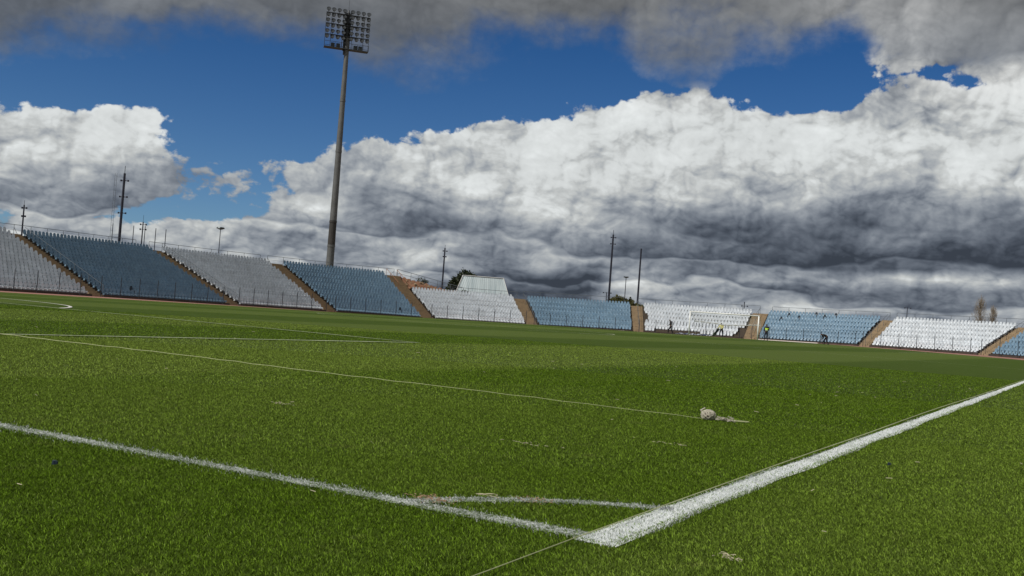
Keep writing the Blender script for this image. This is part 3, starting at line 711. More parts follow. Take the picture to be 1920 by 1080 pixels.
def seat_label(c, bi, i, j, cnt):
    row = 'front row' if i == 0 else 'back row' if i == 17 else '%s row' % ORD[i]
    k = cnt-1-j if bi == 0 else j
    return '%s plastic seat, %s from the leftmost stairs, %s of the leftmost %s block' % (c, ORD[k], row, c)
first = {}
for q in seats:
    if (q[5], q[6], q[7]) not in near_set: continue
    c = q[4]; key = c
    if key not in first:
        o = bpy.data.objects.new('stadium_seat', me_w if c == 'white' else me_b); first[key] = o
    else: o = first[key].copy()
    COL.objects.link(o); o.location = q[:3]; o.rotation_euler = (0, 0, q[3])
    tag(o, seat_label(c, q[5], q[6], q[7], q[8]), 'stadium seat', 'seats of the leftmost %s block' % c)
rest = [q for q in seats if (q[5], q[6], q[7]) not in near_set]
A = np.array(SV); Ff = [f for f in SF]
FQ = np.array(SF)
Vs = []; Fs = []; Ms = []
for k, q in enumerate(rest):
    j = random.uniform(-.02, .02)
    ca, sa = math.cos(q[3]+j), math.sin(q[3]+j)
    T = np.stack([A[:, 0]*ca-A[:, 1]*sa+q[0], A[:, 0]*sa+A[:, 1]*ca+q[1], A[:, 2]+q[2]], 1)
    if q[4] == 'dark': T[:, 2] += .05
    Vs.append(T); Fs.append(FQ+k*len(A)); Ms.append(np.full(len(FQ), {'white': 0, 'blue': 1, 'dark': 2}[q[4]]))
o = bulk('stadium_seat', np.concatenate(Vs), np.concatenate(Fs), [M['white'], M['blue'], M['darkblue']], mi=np.concatenate(Ms))
tag(o, 'rows of white and blue bucket seats filling the blocks farther along both stands', 'stadium seat', kind='stuff')

# railings along the back of the stands --------------------------------
def guard_rail(s0, s1, n, label, h=1.15, back=.55, end_brace=True):
    root = empty('guard_rail'); tag(root, label, 'railing', 'railings along the top of the stands')
    def P(s, z): 
        zb = zseat(s)-.12+rise(n)*(n-1); return Vector(pt(s, TD*n-.40+back, zb+z))
    k = max(2, int(round((s1-s0)/2.1))+1); ss = np.linspace(s0, s1, k)
    b = MB(); fine = np.linspace(s0, s1, 2*k)
    b.tube([P(s, h) for s in fine], .028, 5); b.build('rail', M['rail'], root)
    b = MB(); b.tube([P(s, h*.52) for s in fine], .012, 4); b.build('rail', M['rail'], root)
    for q, s in enumerate(ss):
        b = MB(); b.tube([P(s, -.02), P(s, h)], .026, 5)
        if q % 3 == 1 or q in (0, k-1):
            d = .55 if q < k/2 else -.55
            b.tube([P(s, h*.75), P(s+d, 0.)], .022, 5)
        b.build('post', M['rail'], root)
guard_rail(-40.5, -22.8, 18, 'steel railing at the top of the white block at the far left')
guard_rail(-22.5, -4.2, 18, 'steel railing behind the leftmost blue seat block')
guard_rail(-2.2, 12.3, 18, 'steel railing behind the white block left of the floodlight')
guard_rail(13.2, 29.3, 18, 'steel railing behind the blue block at the foot of the floodlight')
guard_rail(33.5, 44.2, 12, 'steel railing behind the white block beside the metal shed')
guard_rail(45.0, 58.3, 12, 'steel railing behind the blue block left of the goal', h=1.3)
guard_rail(60.0, 75.5, 12, 'steel railing behind the white block above the goal', h=1.3)
guard_rail(77.0, 91.2, 12, 'steel railing behind the blue block right of the goal', h=1.25)
guard_rail(92.0, 106.6, 12, 'steel railing behind the white block in front of the bare tree', h=1.25)
guard_rail(107.4, 122.5, 12, 'steel railing behind the blue block at the right edge', h=1.25)
# stair handrails
def stair_rail(s, n, label, i0=0, i1=None, h=.95):
    root = empty('handrail'); tag(root, label, 'handrail', 'handrails on the aisle stairs')
    i1 = n if i1 is None else i1
    f = lambda i, z: Vector(pt(s, TD*i-.1, zseat(s)-.12+rise(n)*i+z))
    b = MB(); b.tube([f(i0, h), f(i1-1, h)], .024, 5); b.build('rail', M['rail'], root)
    for i in range(i0, i1, 3):
        b = MB(); b.tube([f(i, -.1), f(i, h)], .022, 5); b.build('post', M['rail'], root)
stair_rail(-19.9, 18, 'thin handrail beside the leftmost aisle stairs')
stair_rail(-.75, 18, 'thin handrail beside the second aisle stairs from the left')
stair_rail(44.9, 12, 'handrail on the stairs between white and blue blocks left of the goal')
stair_rail(59.9, 12, 'handrail on the upright-looking stairs left of the goal')
stair_rail(75.6, 12, 'handrail on the stairs behind the right goalpost')
stair_rail(91.2, 12, 'handrail on the stairs right of the bending person')
stair_rail(106.9, 12, 'handrail on the stairs at the far right')

# perimeter fence in front of the seats -----------------------------------
def fence(s0, s1, label, hh=1.75, off=-1.0, step=2.38):
    root = empty('perimeter_fence'); tag(root, label, 'fence', 'low fences in front of the seats')
    k = int((s1-s0)/step); ss = [s0+step*i for i in range(k+1)]
    def P(s, z): x, y, _ = pt(s, off, 0); return Vector((x, y, float(gz(x, y))+z))
    for s in ss:
        b = MB(); b.tube([P(s, -.05), P(s, hh)], .04, 6); b.tube([P(s, hh), P(s, hh+.12)], .02, 5)
        b.build('post', M['fence'], root)
    for z in (.5, .95, 1.45):
        b = MB(); b.tube([P(s, z*hh/1.75) for s in np.linspace(ss[0], ss[-1], 3*k)], .006, 4); b.build('wire', M['fence'], root)
for i, (s0, s1, n, c) in enumerate(BAYS):
    nm = ['at the far left', 'of the leftmost blue block', 'left of the floodlight', 'under the floodlight', 'below the metal shed',
          'left of the goal', 'behind the goal', 'right of the goal', 'below the bare trees', 'at the right edge'][i]
    fence(s0-(.7 if i else 0), s1-.2, 'thin post and wire fence before the %s seats %s' % (c, nm), 2.05 if i < 4 else (2.0 if i > 7 or i == 4 else 1.8))

# ---------------------------------------------------------------- floodlight mast
def floodlight():
    bx, by = -102.98, 123.9; root = empty('floodlight_mast', (bx, by, -.7))
    tag(root, 'tall tapering floodlight mast with a rack of round lamps behind the left stand', 'floodlight')
    H = 47.3
    zs = [0, 10.1, 13.9, 25., 33., H-5.2+.6]; rad = lambda z: .66-.35*z/H
    mats = ['pole', 'poled', 'pole', 'pole', 'pole']
    for i in range(5):
        b = MB(); z0, z1 = zs[i], zs[i+1]; b.tube([(0, 0, z0), (0, 0, z1)], [rad(z0), rad(z1)-.01], 16)
        b.tube([(0, 0, z1-.35), (0, 0, z1-.02)], [rad(z1)+.04, rad(z1)+.03], 16)
        b.build('pole_section', M['poled' if i == 1 else 'pole'], root, smooth=False)
    # head faces the middle of the pitch
    hd = empty('lamp_rack', (0, 0, 0), 0); hd.parent = root
    ang = math.atan2(-32-bx, -(50-by))          # direction of facing
    hd.rotation_euler = (0, 0, R_(46)); hd.location = (-.12, -.08, 0)
    z0 = H-6.6
    wdt = 6.9
    b = MB()
    rows = [z0+2.2, z0+3.9, z0+5.6]
    for z in rows: b.box((0, -.25, z), (wdt, .10, .13)); b.box((0, .25, z), (wdt*.5, .08, .10))
    for x in (-3.42, -2.55, -.75, .75, 2.55, 3.42): b.box((x, -.22, z0+2.9), (.06, .06, 5.4))
    for x in (-.42, .42): b.box((x, .1, z0+3.1), (.16, .5, 6.2))
    for z in np.linspace(z0+.5, z0+5.8, 8): b.box((0, .1, z), (.9, .4, .1))
    b.tube([(0, .1, z0+5.8), (0, .1, z0+6.5)], [.25, .1], 6)
    b.tube([(0, .12, z0-.6), (0, .12, z0+3.4), (0, .12, z0+6.)], [.42, .34, .26], 8)
    b.build('rack_frame', M['frame'], hd)
    b = MB(); b.box((0, -.1, z0+.18), (wdt, 1.1, .14)); b.box((0, -.64, z0+.42), (wdt, .05, .05)); b.box((0, -.64, z0+1.05), (wdt, .05, .05))
    for x in np.linspace(-wdt/2, wdt/2, 9): b.box((x, -.64, z0+.65), (.05, .05, .9))
    b.build('service_platform', M['frame'], hd)
    for x in (-2.1, -1.25, 1.45, 2.2):
        b = MB(); b.box((x, -.05, z0+.62), (.58, .42, .66)); b.build('control_box', M['lampbody'], hd)
    b = MB(); b.tube([(0, 0, z0+6.2), (0, 0, z0+9.2)], .02, 5); b.build('lightning_rod', M['frame'], hd)
    def lamp(x, z, up):
        lp = MB(); n = 12; vs = []; c = Vector((x, -.42, z))
        tilt = Matrix.Rotation(R_(-28 if up else -30), 3, 'X')
        prof = [(.12, .38), (.24, .24), (.335, .02), (.345, -.02)]
        for r, y in prof:
            for k in range(n):
                a = 2*math.pi*k/n; vs.append(c+tilt @ Vector((r*math.cos(a), y-.15, r*math.sin(a))))
        fs = [(i*n+k, i*n+(k+1) % n, (i+1)*n+(k+1) % n, (i+1)*n+k) for i in range(3) for k in range(n)]+[tuple(range(n))]
        lp.add(vs, fs); lo = lp.build('lamp', M['lampbody'], hd, smooth=True)
        g = MB(); vs = [c+tilt @ Vector((.32*math.cos(2*math.pi*k/n), -.14, .32*math.sin(2*math.pi*k/n))) for k in range(n)]
        vs += [c+tilt @ Vector((0, -.10, 0))]
        g.add(vs, [(k, (k+1) % n, n) for k in range(n)]); g.build('lamp_glass', M['reflector'], lo)
        y = MB(); y.box((x, -.32, (z + (z-.42 if up else z+.42))/2), (.05, .06, .42)); y.build('lamp_bracket', M['frame'], lo)
    xs = [-3.15, -2.32, -1.47, -.62, .62, 1.47, 2.32, 3.15]
    for z in rows:
        for x in xs: lamp(x, z+.44, True); lamp(x, z-.44, False)
floodlight()

# ---------------------------------------------------------------- thin masts, lamps
def at_ground(x, y): return float(gz(x, y))
def mast(x, y, ztop, r, label, arms=(), ladder=False, rod=0., flat=False, name='mast', cat='mast', stub=None):
    root = empty(name, (x, y, -.7)); tag(root, label, cat); H = ztop+.7
    b = MB(); b.tube([(0, 0, 0), (0, 0, H)], [r*1.15, r*.8], 8); b.build('pole', M['mast'], root)
    c = Vector((math.cos(YAW), math.sin(YAW), 0))
    for z, w in arms:
        b = MB(); b.tube([-c*w*.75+Vector((0, 0, H-z)), c*w+Vector((0, 0, H-z))], r*.32, 5)
        b.box(c*w+Vector((0, 0, H-z)), (.15, .15, .2)); b.box(-c*w*.75+Vector((0, 0, H-z)), (.14, .14, .2)); b.build('cross_arm', M['mast'], root)
    if rod:
        b = MB(); b.tube([(0, 0, H-.05), (0, 0, H+rod)], r*.22, 5); b.build('rod', M['mast'], root)
    if ladder:
        b = MB(); off = -c*1.05
        for e in (-.12, .12): b.tube([off+c*e+Vector((0, 0, .3)), off+c*e+Vector((0, 0, H-.05))], .022, 4)
        for z in np.arange(.6, H, .62): b.tube([off-c*.12+Vector((0, 0, z)), off+c*.12+Vector((0, 0, z))], .018, 4)
        for z in (H-.5, H*.72, H*.5, H*.3): b.tube([off+Vector((0, 0, z)), Vector((0, 0, z))], .014, 4)
        b.build('ladder', M['rail'], root)
    if flat:
        b = MB(); b.tube([(0, 0, H-.05), (0, 0, H+.12), (0, 0, H+.3)], [.12, .62, .5], 10); b.build('lamp_head', M['lampbody'], root)
def ray_at(px, py, dep):
    d = cF+cR*((px-960)/FPX)-cU*((py-540)/FPX); return Vector(CAM)+d*dep
mast(-103.29, 83.8, 14.45, 0.17, 'tall dark mast with three short cross arms and a ladder behind the leftmost blue block', arms=((.9,.5),(2.9,.5),(4.9,.5)), ladder=True, rod=.9)
mast(-105.74, 72.25, 9.04, 0.1, 'short dark pole with small cross arms at the far left behind the white block', arms=((.35,.28),(1.3,.2)), rod=.5)
mast(-109.01, 92.2, 9.27, 0.09, 'dark pole with two cross arms right of the tall laddered mast', arms=((.35,.42),(1.0,.42)), rod=.9)
mast(-107.52, 86.18, 8.42, 0.055, 'plain thin pole just left of the laddered mast', name='thin_pole', cat='pole')
mast(-105.21, 87.48, 8.34, 0.055, 'plain thin pole just right of the laddered mast', name='thin_pole', cat='pole')
mast(-103.94, 88.19, 8.39, 0.055, 'plain thin pole touching the pole with two cross arms', name='thin_pole', cat='pole')
mast(-102.74, 88.86, 8.22, 0.055, 'plain thin pole at the head of the second aisle stairs', name='thin_pole', cat='pole')
mast(-101.62, 89.5, 8.18, 0.055, 'plain thin pole above the left end of the second white block', name='thin_pole', cat='pole')
mast(-108.86, 106.04, 9.76, 0.06, 'street lamp with a flat round head above the second white block', flat=True, name='street_lamp', cat='street lamp')
mast(-90.36, 137.04, 10.53, 0.14, 'dark mast with small fittings left of the round evergreen tree', arms=((.5,.35),(1.4,.25)), rod=.5)
mast(-70.87, 159.32, 15.54, 0.19, 'tallest dark mast with fittings at its top near the end terrace', arms=((.5,.45),(1.6,.45)), rod=.8)
mast(-68.49, 166.44, 13.88, 0.18, 'plain dark mast without fittings behind the aisle left of the goal')
mast(-89.07, 208.89, 10.5, 0.1, 'distant thin street lamp between the two dark masts', flat=True, name='street_lamp', cat='street lamp')
mast(-71.34, 159.33, 5.62, 0.09, 'short double lamp post left of the tallest dark mast', arms=((.1,.75),), name='lamp_post', cat='lamp post')
mast(-48.35, 163.06, 5.52, 0.09, 'short dark pole with a crosspiece above the white block behind the goal', arms=((.7,.55),), name='short_pole', cat='pole')
mast(-24.79, 173.95, 6.58, 0.07, 'short lamp post behind the rightmost white block', arms=((.15,.55),), name='lamp_post', cat='lamp post')

# ---------------------------------------------------------------- shed with corrugated cladding
def corrugated():
    m, t, b = material('corrugated_sheet', .55)
    co = t.node('ShaderNodeTexCoord').outputs['Object']
    x, y, z = t.sep(co)
    st = t.noise(t.comb(t.math('MULTIPLY', x, 1.6), 0., t.math('MULTIPLY', z, .12)), 1., 5., .7)
    n = t.noise(co, .8, 5., .6)
    c = t.mix(t.maprange(st, .35, .68), (.60, .68, .70), (.38, .46, .49))
    c = t.mix(t.maprange(n, .5, .8, 0, .5), c, (.50, .56, .57))
    t.l.new(c, b.inputs['Base Color']); b.inputs['Metallic'].default_value = .1
    return m
def shed():
    root = empty('metal_shed', (-86.1, 142.5, -.8), R_(33)); tag(root, 'pale weathered corrugated metal shed with sloping ends behind the white seats', 'shed')
    H = 7.15; mt = corrugated(); w0, w1, d0, d1 = 4.55, 3.3, 2.6, 1.5
    b = MB(); n = 44; zs = [0, 3.6, H]
    def hw(z): t = max(0, (z-3.6)/(H-3.6)); return w0+(w1-w0)*t, d0+(d1-d0)*t
    vs = []
    for z in zs:
        a, d = hw(z)
        for k in range(n+1):
            x = -a+2*a*k/n; vs.append((x, -d-(.02 if k % 2 else 0), z))
    b.add(vs, [(i*(n+1)+k, i*(n+1)+k+1, (i+1)*(n+1)+k+1, (i+1)*(n+1)+k) for i in range(2) for k in range(n)])
    b.build('cladding', mt, root)
    b = MB(); vs = []
    for z in zs:
        a, d = hw(z); vs += [(-a, -d+.01, z), (-a, d, z), (a, d, z), (a, -d+.01, z)]
    fs = [(i*4+j, (i+1)*4+j, (i+1)*4+j+1, i*4+j+1) for i in range(2) for j in range(3)]
    b.add(vs, fs); b.build('end_wall', mt, root)
    a, d = hw(H); b = MB(); b.box((0, 0, H+.03), (2*a+.2, 2*d+.2, .08)); b.build('roof', mt, root)
    b = MB()
    for sx in (-1, 1):
        b.tube([(sx*w0, -d0-.06, 3.6), (sx*w1, -d1-.06, H+.05)], .05, 6)
    b.tube([(-w1, -d1-.08, H+.05), (w1, -d1-.08, H+.05)], .045, 6); b.build('edge_trim', M['goal'], root)
shed()

# ---------------------------------------------------------------- vegetation
def leaf_mat(name, a, b_):
    m, t, b = material(name, .6)
    rnd = t.node('ShaderNodeAttribute', attribute_name='rnd').outputs['Fac']
    c = t.mix(rnd, a, b_); t.l.new(c, b.inputs['Base Color'])
    tr = t.node('ShaderNodeBsdfTranslucent'); t.l.new(c, tr.inputs[0]); mx = t.node('ShaderNodeMixShader'); mx.inputs[0].default_value = .25
    t.l.new(b.outputs[0], mx.inputs[1]); t.l.new(tr.outputs[0], mx.inputs[2]); t.l.new(mx.outputs[0], t.n['Material Output'].inputs[0])
    return m
M['leafd'] = leaf_mat('dark_leaves', (.018, .028, .012), (.05, .065, .022))
M['leafy'] = leaf_mat('yellowish_leaves', (.06, .07, .02), (.17, .16, .06))
M['bark'] = simple('bark', (.10, .08, .06), .9, .25, 2.)
M['twig'] = simple('bare_twigs', (.24, .20, .15), .9, .25, 2.)
def crown_mesh(lobes, n, size, mat, parent):
    P = []; 
    for _ in range(n):
        c, r = lobes[RNG.integers(len(lobes))]
        d = RNG.normal(size=3); d /= np.linalg.norm(d); rr = RNG.uniform(.35, 1)**.5*(1+.18*math.sin(7*d[0]+3*d[2])+.12*RNG.normal())
        P.append(np.array(c)+d*np.array(r)*rr)
    P = np.array(P); m = len(P); A_ = RNG.normal(size=(m, 3)); A_ /= np.linalg.norm(A_, axis=1)[:, None]
    B_ = np.cross(A_, RNG.normal(size=(m, 3))); B_ /= np.linalg.norm(B_, axis=1)[:, None]
    s = size*RNG.uniform(.5, 1.3, m)[:, None]
    V = np.stack([P-A_*s-B_*s*.5, P+A_*s-B_*s*.5, P+A_*s*.8+B_*s*.6, P-A_*s*.7+B_*s*.7], 1).reshape(-1, 3)
    i = np.arange(m)*4; F = np.stack([i, i+1, i+2, i+3], 1)
    return bulk('crown', V, F, [mat], rnd=np.repeat(RNG.uniform(0, 1, m), 4), parent=parent)
def tree(loc, label, h, lobes, n, size, mat, name='tree', r=.25):
    root = empty(name, loc); tag(root, label, 'tree' if 'bush' not in name else 'bush')
    b = MB(); b.tube([(0, 0, 0), (.1, .05, h*.4), (-.05, .1, h*.8)], [r, r*.7, r*.35], 8)
    for c, rr in lobes[:5]: b.tube([(.05, .05, h*.35), tuple(np.array(c)*.75+np.array([0, 0, h*.12]))], [r*.45, r*.12], 6)
    b.build('trunk', M['bark'], root); crown_mesh(lobes, n, size, mat, root)
tree((-94.5, 150.5, -.8), 'dark rounded evergreen tree rising behind the metal shed', 6.5,
     [((0, 0, 6.9), (1.5, 1.5, 1.6)), ((-1.6, -.6, 5.6), (1.1, 1.1, 1.5)), ((1.3, .6, 6.4), (1.2, 1.2, 1.3)), ((.2, 0, 5.2), (1.8, 1.6, 1.3)), ((2.0, .6, 5.6), (1.1, 1., 1.)), ((-2.1, -1.2, 4.6), (.8, .8, 1.2))], 10000, .16, M['leafd'])
tree((-72.9, 168.2, -.7), 'yellow green bushy tree showing between two dark masts', 4.6,
     [((0, 0, 5.2), (1.1, 1., .9)), ((-1.1, -.5, 4.7), (.9, .8, .7)), ((1.2, .6, 4.8), (.9, .8, .8)), ((.2, 0, 4.), (1.8, 1.2, .9))], 4200, .14, M['leafy'])
tree((-68.7, 163.9, -.6), 'yellowish shrub at the foot of the right dark mast', 3.6,
     [((0, 0, 4.5), (.6, .6, 1.0)), ((.9, .5, 4.1), (.8, .6, .6)), ((-.2, 0, 3.4), (.9, .8, .9)), ((1.8, 1., 3.9), (.6, .6, .6))], 2600, .13, M['leafy'], 'bush')
def bare_poplar(x, y, ztop, label, wid, seed):
    rnd = random.Random(seed); root = empty('bare_tree', (x, y, -.2)); tag(root, label, 'tree', 'leafless trees beyond the end terrace'); H = ztop+.2
    b = MB(); b.tube([(0, 0, 0), (.05, 0, H*.5), (0, .05, H)], [.22, .12, .02], 6); b.build('trunk', M['twig'], root)
    b = MB()
    for i in range(170):
        z = H*rnd.uniform(.25, .95); a = rnd.uniform(0, 6.28); l = wid*rnd.uniform(.35, 1.)*(1-(z/H-.45)**2*1.6)
        l = max(.15, l); up = l*rnd.uniform(1.8, 3.2); p = Vector((0, 0, z)); mid = p+Vector((math.cos(a)*l*.65, math.sin(a)*l*.65, up*.4)); e = p+Vector((math.cos(a)*l, math.sin(a)*l, up))
        lim_ = H-abs(l)*rnd.uniform(1.3, 2.6)
        if e.z > lim_: e.z = lim_; mid.z = min(mid.z, lim_-.3)
        b.tube([p, mid, e], [.022, .013, .005], 4)
        for _ in range(5):
            q = p.lerp(e, rnd.uniform(.3, .95)); f = q+Vector((rnd.uniform(-.3, .3), rnd.uniform(-.3, .3), rnd.uniform(.2, .8))); b.tube([q, f], [.009, .004], 3)
    b.build('crown', M['twig'], root)
bare_poplar(-15.2, 187.4, 9.9, 'taller of two leafless upright poplars beyond the right terrace', 1.5, 3)
bare_poplar(-13.3, 188.3, 8.2, 'shorter leafless poplar just right of the taller one', .95, 5)

# reddish earth bank where the tall stand ends ---------------------------
def earth_bank():
    m, t, b = material('red_earth', .95); pos = t.node('ShaderNodeNewGeometry').outputs['Position']
    n = t.noise(pos, .9, 6., .65); n2 = t.noise(pos, 5., 4., .7)
    c = t.mix(t.maprange(n, .3, .7), (.16, .062, .028), (.27, .15, .09)); c = t.vmath('SCALE', c, scale=t.maprange(n2, .2, .8, .55, 1.4))
    c = t.mix(t.maprange(n, .60, .72), c, (.05, .06, .02)); t.l.new(c, b.inputs['Base Color'])
    root = empty('earth_bank'); tag(root, 'rubble strewn bank of red earth where the tall stand steps down', 'earth bank')
    ss = np.linspace(29.75, 39.5, 40); offs = np.linspace(TD*12-.2, TD*18+2.5, 26); V = []
    for s in ss:
        for o in offs:
            f = (s-29.75)/9.75; zt = (zseat(s)-.12+RT_*(o/TD))*1.0; top = min(zt, zseat(s)-.12+RT_*17.)
            low = zseat(s)-.12+RE*11
            z = top*(1-f)+(low-.3)*f if top > low else low-.02
            z = max(z, low-.15)+(.16*math.sin(s*3.1+o*2.3)+.12*math.sin(s*7.7-o*5.1)+random.uniform(-.10, .10))*(1 if z > low+.05 else .2)
            V.append(pt(s, o, z))
    n_ = len(offs); V = np.array(V); i = np.arange(len(ss)*n_).reshape(len(ss), n_)
    F = np.stack([i[:-1, :-1], i[:-1, 1:], i[1:, 1:], i[1:, :-1]], -1).reshape(-1, 4)
    bulk('slope', V, F, [m], parent=root)
    # skirt at the back
    b_ = MB(); vs = []
    for k in range(len(ss)): v = V[k*n_+n_-1]; vs += [tuple(v), (v[0], v[1], -1.5)]
    b_.add(vs, [(2*k, 2*k+1, 2*k+3, 2*k+2) for k in range(len(ss)-1)]); b_.build('rear_slope', m, root)
    b_ = MB()
    for _ in range(70):
        k = random.randrange(len(ss)-6)*n_+random.randrange(3, n_-3); v = V[k]; q = random.uniform(.08, .28)
        b_.box((v[0], v[1], v[2]+q*.3), (q, q*1.4, q*.8), Matrix.Rotation(random.uniform(0, 3), 3, 'Z') @ Matrix.Rotation(random.uniform(-.5, .5), 3, 'X'))
    b_.build('rubble', M['stair'], root)
    for _ in range(1): pass
    # rail going down over the bank
    r = empty('guard_rail'); tag(r, 'sloping blue grey railing running down over the red earth bank', 'railing', 'railings along the top of the stands')
    def P(f, z): s = 29.6+f*7.5; lo = zseat(s)-.12+RE*11; hi = zseat(29.7)-.12+RT_*17; return Vector(pt(s, TD*18-.3-f*TD*5.2, hi*(1-f)+lo*f+z))
    b_ = MB(); b_.tube([P(f, 1.15) for f in np.linspace(0, 1, 8)], .035, 5); b_.tube([P(f, .6) for f in np.linspace(0, 1, 8)], .025, 5); b_.build('rail', M['rail'], r)
    for f in np.linspace(0, 1, 6): b_ = MB(); b_.tube([P(f, -.3), P(f, 1.15)], .028, 5); b_.build('post', M['rail'], r)
    g = empty('handrail'); tag(g, 'orange brown steel handrail of the top stairs at the right end of the tall stand', 'handrail')
    mt = simple('rusty_steel', (.28, .13, .07), .7, .3, 4.)
    for e in (.15, 1.5):
        f = lambda i, z: Vector(pt(28.0+e, TD*i, zseat(28.5)-.12+RT_*i+z))
        b_ = MB(); b_.tube([f(11.5, .9), f(17.5, .9)], .035, 5); b_.build('rail', mt, g)
        for i in (11.5, 13.5, 15.5, 17.5): b_ = MB(); b_.tube([f(i, -.1), f(i, .9)], .03, 5); b_.build('post', mt, g)
earth_bank()
for sx, so_, hh, lb in ((33.0, 14.8, 1.3, 'dark green shrub on top of the red earth bank'), (38.2, 13.2, .8, 'small dark shrub low on the red earth bank')):
    x, y, _ = pt(sx, so_, 0); z = zseat(sx)-.12+RE*11+(1.4 if sx < 35 else .1)
    e = empty('bush', (x, y, z)); tag(e, lb, 'bush')
    b = MB(); b.tube([(0, 0, -.5), (0, 0, .5)], [.05, .02], 5); b.build('stem', M['bark'], e)
    crown_mesh([((0, 0, .45), (.7, .7, .45*hh)), ((.5, .4, .3), (.6, .5, .35))], 500, .07, M['leafd'], e)

# ---------------------------------------------------------------- goal
def goal():
    g0 = at_ground(hx, L); root = empty('football_goal', (hx, L, g0)); tag(root, 'white football goal with its net tied up at the far end', 'goal')
    for sx in (-1, 1):
        b = MB(); b.tube([(sx*3.72, 0, -.05), (sx*3.72, 0, 2.5)], .072, 12); b.build('goalpost', M['goal'], root, smooth=True)
    b = MB(); b.tube([(-3.79, 0, 2.5), (3.79, 0, 2.5)], .068, 12); b.build('crossbar', M['goal'], root, smooth=True)
    for sx in (-1, 1):
        b = MB(); b.tube([(sx*3.7, .05, 2.45), (sx*3.66, 1.0, 2.05), (sx*3.6, 1.9, 0)], .022, 6); b.build('net_stay', M['net'], root)
    # net hangs from the crossbar and is gathered in a thick band at the back
    b = MB(); nx, nz = 48, 12
    def N(u, v):
        x = -3.66+7.32*u; sag = .10*math.sin(u*9)+.05*math.sin(u*23)
        return Vector((x, .08+1.25*v, 2.45-.95*v**.8-.14*v*math.sin(math.pi*u)+sag*v*.5))
    for k in range(nx+1): b.tube([N(k/nx, j/nz) for j in range(nz+1)], .0065, 3, cap=False)
    for j in range(nz+1): b.tube([N(k/nx, j/nz) for k in range(nx+1)], .0065, 3, cap=False)
    b.tube([N(k/nx, 1) for k in range(nx+1)], [.05+.025*math.sin(k*1.3) for k in range(nx+1)], 6)
    b.build('net', M['net'], root)
    b = MB()
    for u, l in ((.06, 1.1), (.11, .8), (.9, .9), (.94, 1.2), (.5, .35)):
        p = N(u, 1); b.tube([p, p+Vector((.05, .1, -l))], [.03, .012], 5)
    b.build('net_cord', M['net'], root)
goal()
def tarp():
    m, t, b = material('tarpaulin', .6); co = t.node('ShaderNodeTexCoord').outputs['Object']
    n = t.noise(co, .9, 3., .5); c = t.mix(t.maprange(n, .47, .53), (.55, .58, .62), (.03, .05, .12)); t.l.new(c, b.inputs['Base Color'])
    nx, ny = 60, 10; V = []
    P0 = np.array([-39.07, 107.62]); P1 = np.array([-34.25, 107.0])
    for i in range(nx+1):
        for j in range(ny+1):
            u, v = i/nx, j/ny-.5; wd = 1.8*(1-.75*u)+.2
            p = P0+(P1-P0)*u; d = (P1-P0)/np.linalg.norm(P1-P0); q = p+np.array([-d[1], d[0]])*v*wd
            z = .04+.13*abs(math.sin(u*21+v*3))*(1-abs(v)*1.6)+.07*math.sin(u*47+v*9)**2
            if u > .88: z += (u-.88)*6.5
            V.append((q[0], q[1], at_ground(q[0], q[1])+max(z, .02)))
    V = np.array(V); i = np.arange((nx+1)*(ny+1)).reshape(nx+1, ny+1)
    F = np.stack([i[:-1, :-1], i[:-1, 1:], i[1:, 1:], i[1:, :-1]], -1).reshape(-1, 4)
    o = bulk('tarpaulin', V, F, [m]); sm = o.modifiers.new('thick', 'SOLIDIFY'); sm.thickness = .02
    tag(o, 'crumpled blue and white sheet dragged along the ground behind the goal', 'tarpaulin')
tarp()

# ---------------------------------------------------------------- people
M['skin'] = simple('skin', (.10, .055, .035), .55, .1, 8.)
M['navy'] = simple('navy_cloth', (.012, .014, .028), .85, .2, 8.)
M['black'] = simple('black_cloth', (.010, .010, .012), .85, .2, 8.)
M['hivis'] = simple('hi_vis_cloth', (.62, .92, .06), .7, .08, 8.)
M['cream'] = simple('pale_yellow_cloth', (.62, .58, .26), .8, .1, 8.)
M['band'] = simple('reflective_band', (.62, .66, .60), .4, .05, 8.)
M['hair'] = simple('dark_hair', (.008, .007, .006), .9, .1, 20.)
M['shoe'] = simple('shoe', (.02, .02, .02), .6, .1, 8.)
def skin_obj(name, chains, mat, parent, sub=1):
    """chains: list of lists of (point, radius); shared points are merged so the body is one surface"""
    V = []; rad = []; E = []; idx = {}
    def vid(p, r):
        k = tuple(round(c, 4) for c in p)
        if k not in idx: idx[k] = len(V); V.append(k); rad.append(r)
        return idx[k]
    for ch in chains:
        ids = [vid(p, r) for p, r in ch]
        E += [(a, b) for a, b in zip(ids[:-1], ids[1:]) if a != b]
    me = bpy.data.meshes.new(name); me.from_pydata(V, E, []); ob = bpy.data.objects.new(name, me); COL.objects.link(ob)
    md = ob.modifiers.new('skin', 'SKIN'); md.use_smooth_shade = True
    for i, sv in enumerate(me.skin_vertices[0].data):
        r = rad[i]; sv.radius = (r, r) if not isinstance(r, tuple) else r
        sv.use_root = (i == 0)
    if sub: sd = ob.modifiers.new('sub', 'SUBSURF'); sd.levels = sub; sd.render_levels = sub
    dg = bpy.context.evaluated_depsgraph_get(); nm = bpy.data.meshes.new_from_object(ob.evaluated_get(dg))
    bpy.data.objects.remove(ob); nm.name = name; nm.materials.clear(); nm.materials.append(mat)
    o = bpy.data.objects.new(name, nm); COL.objects.link(o); o.parent = parent; return o
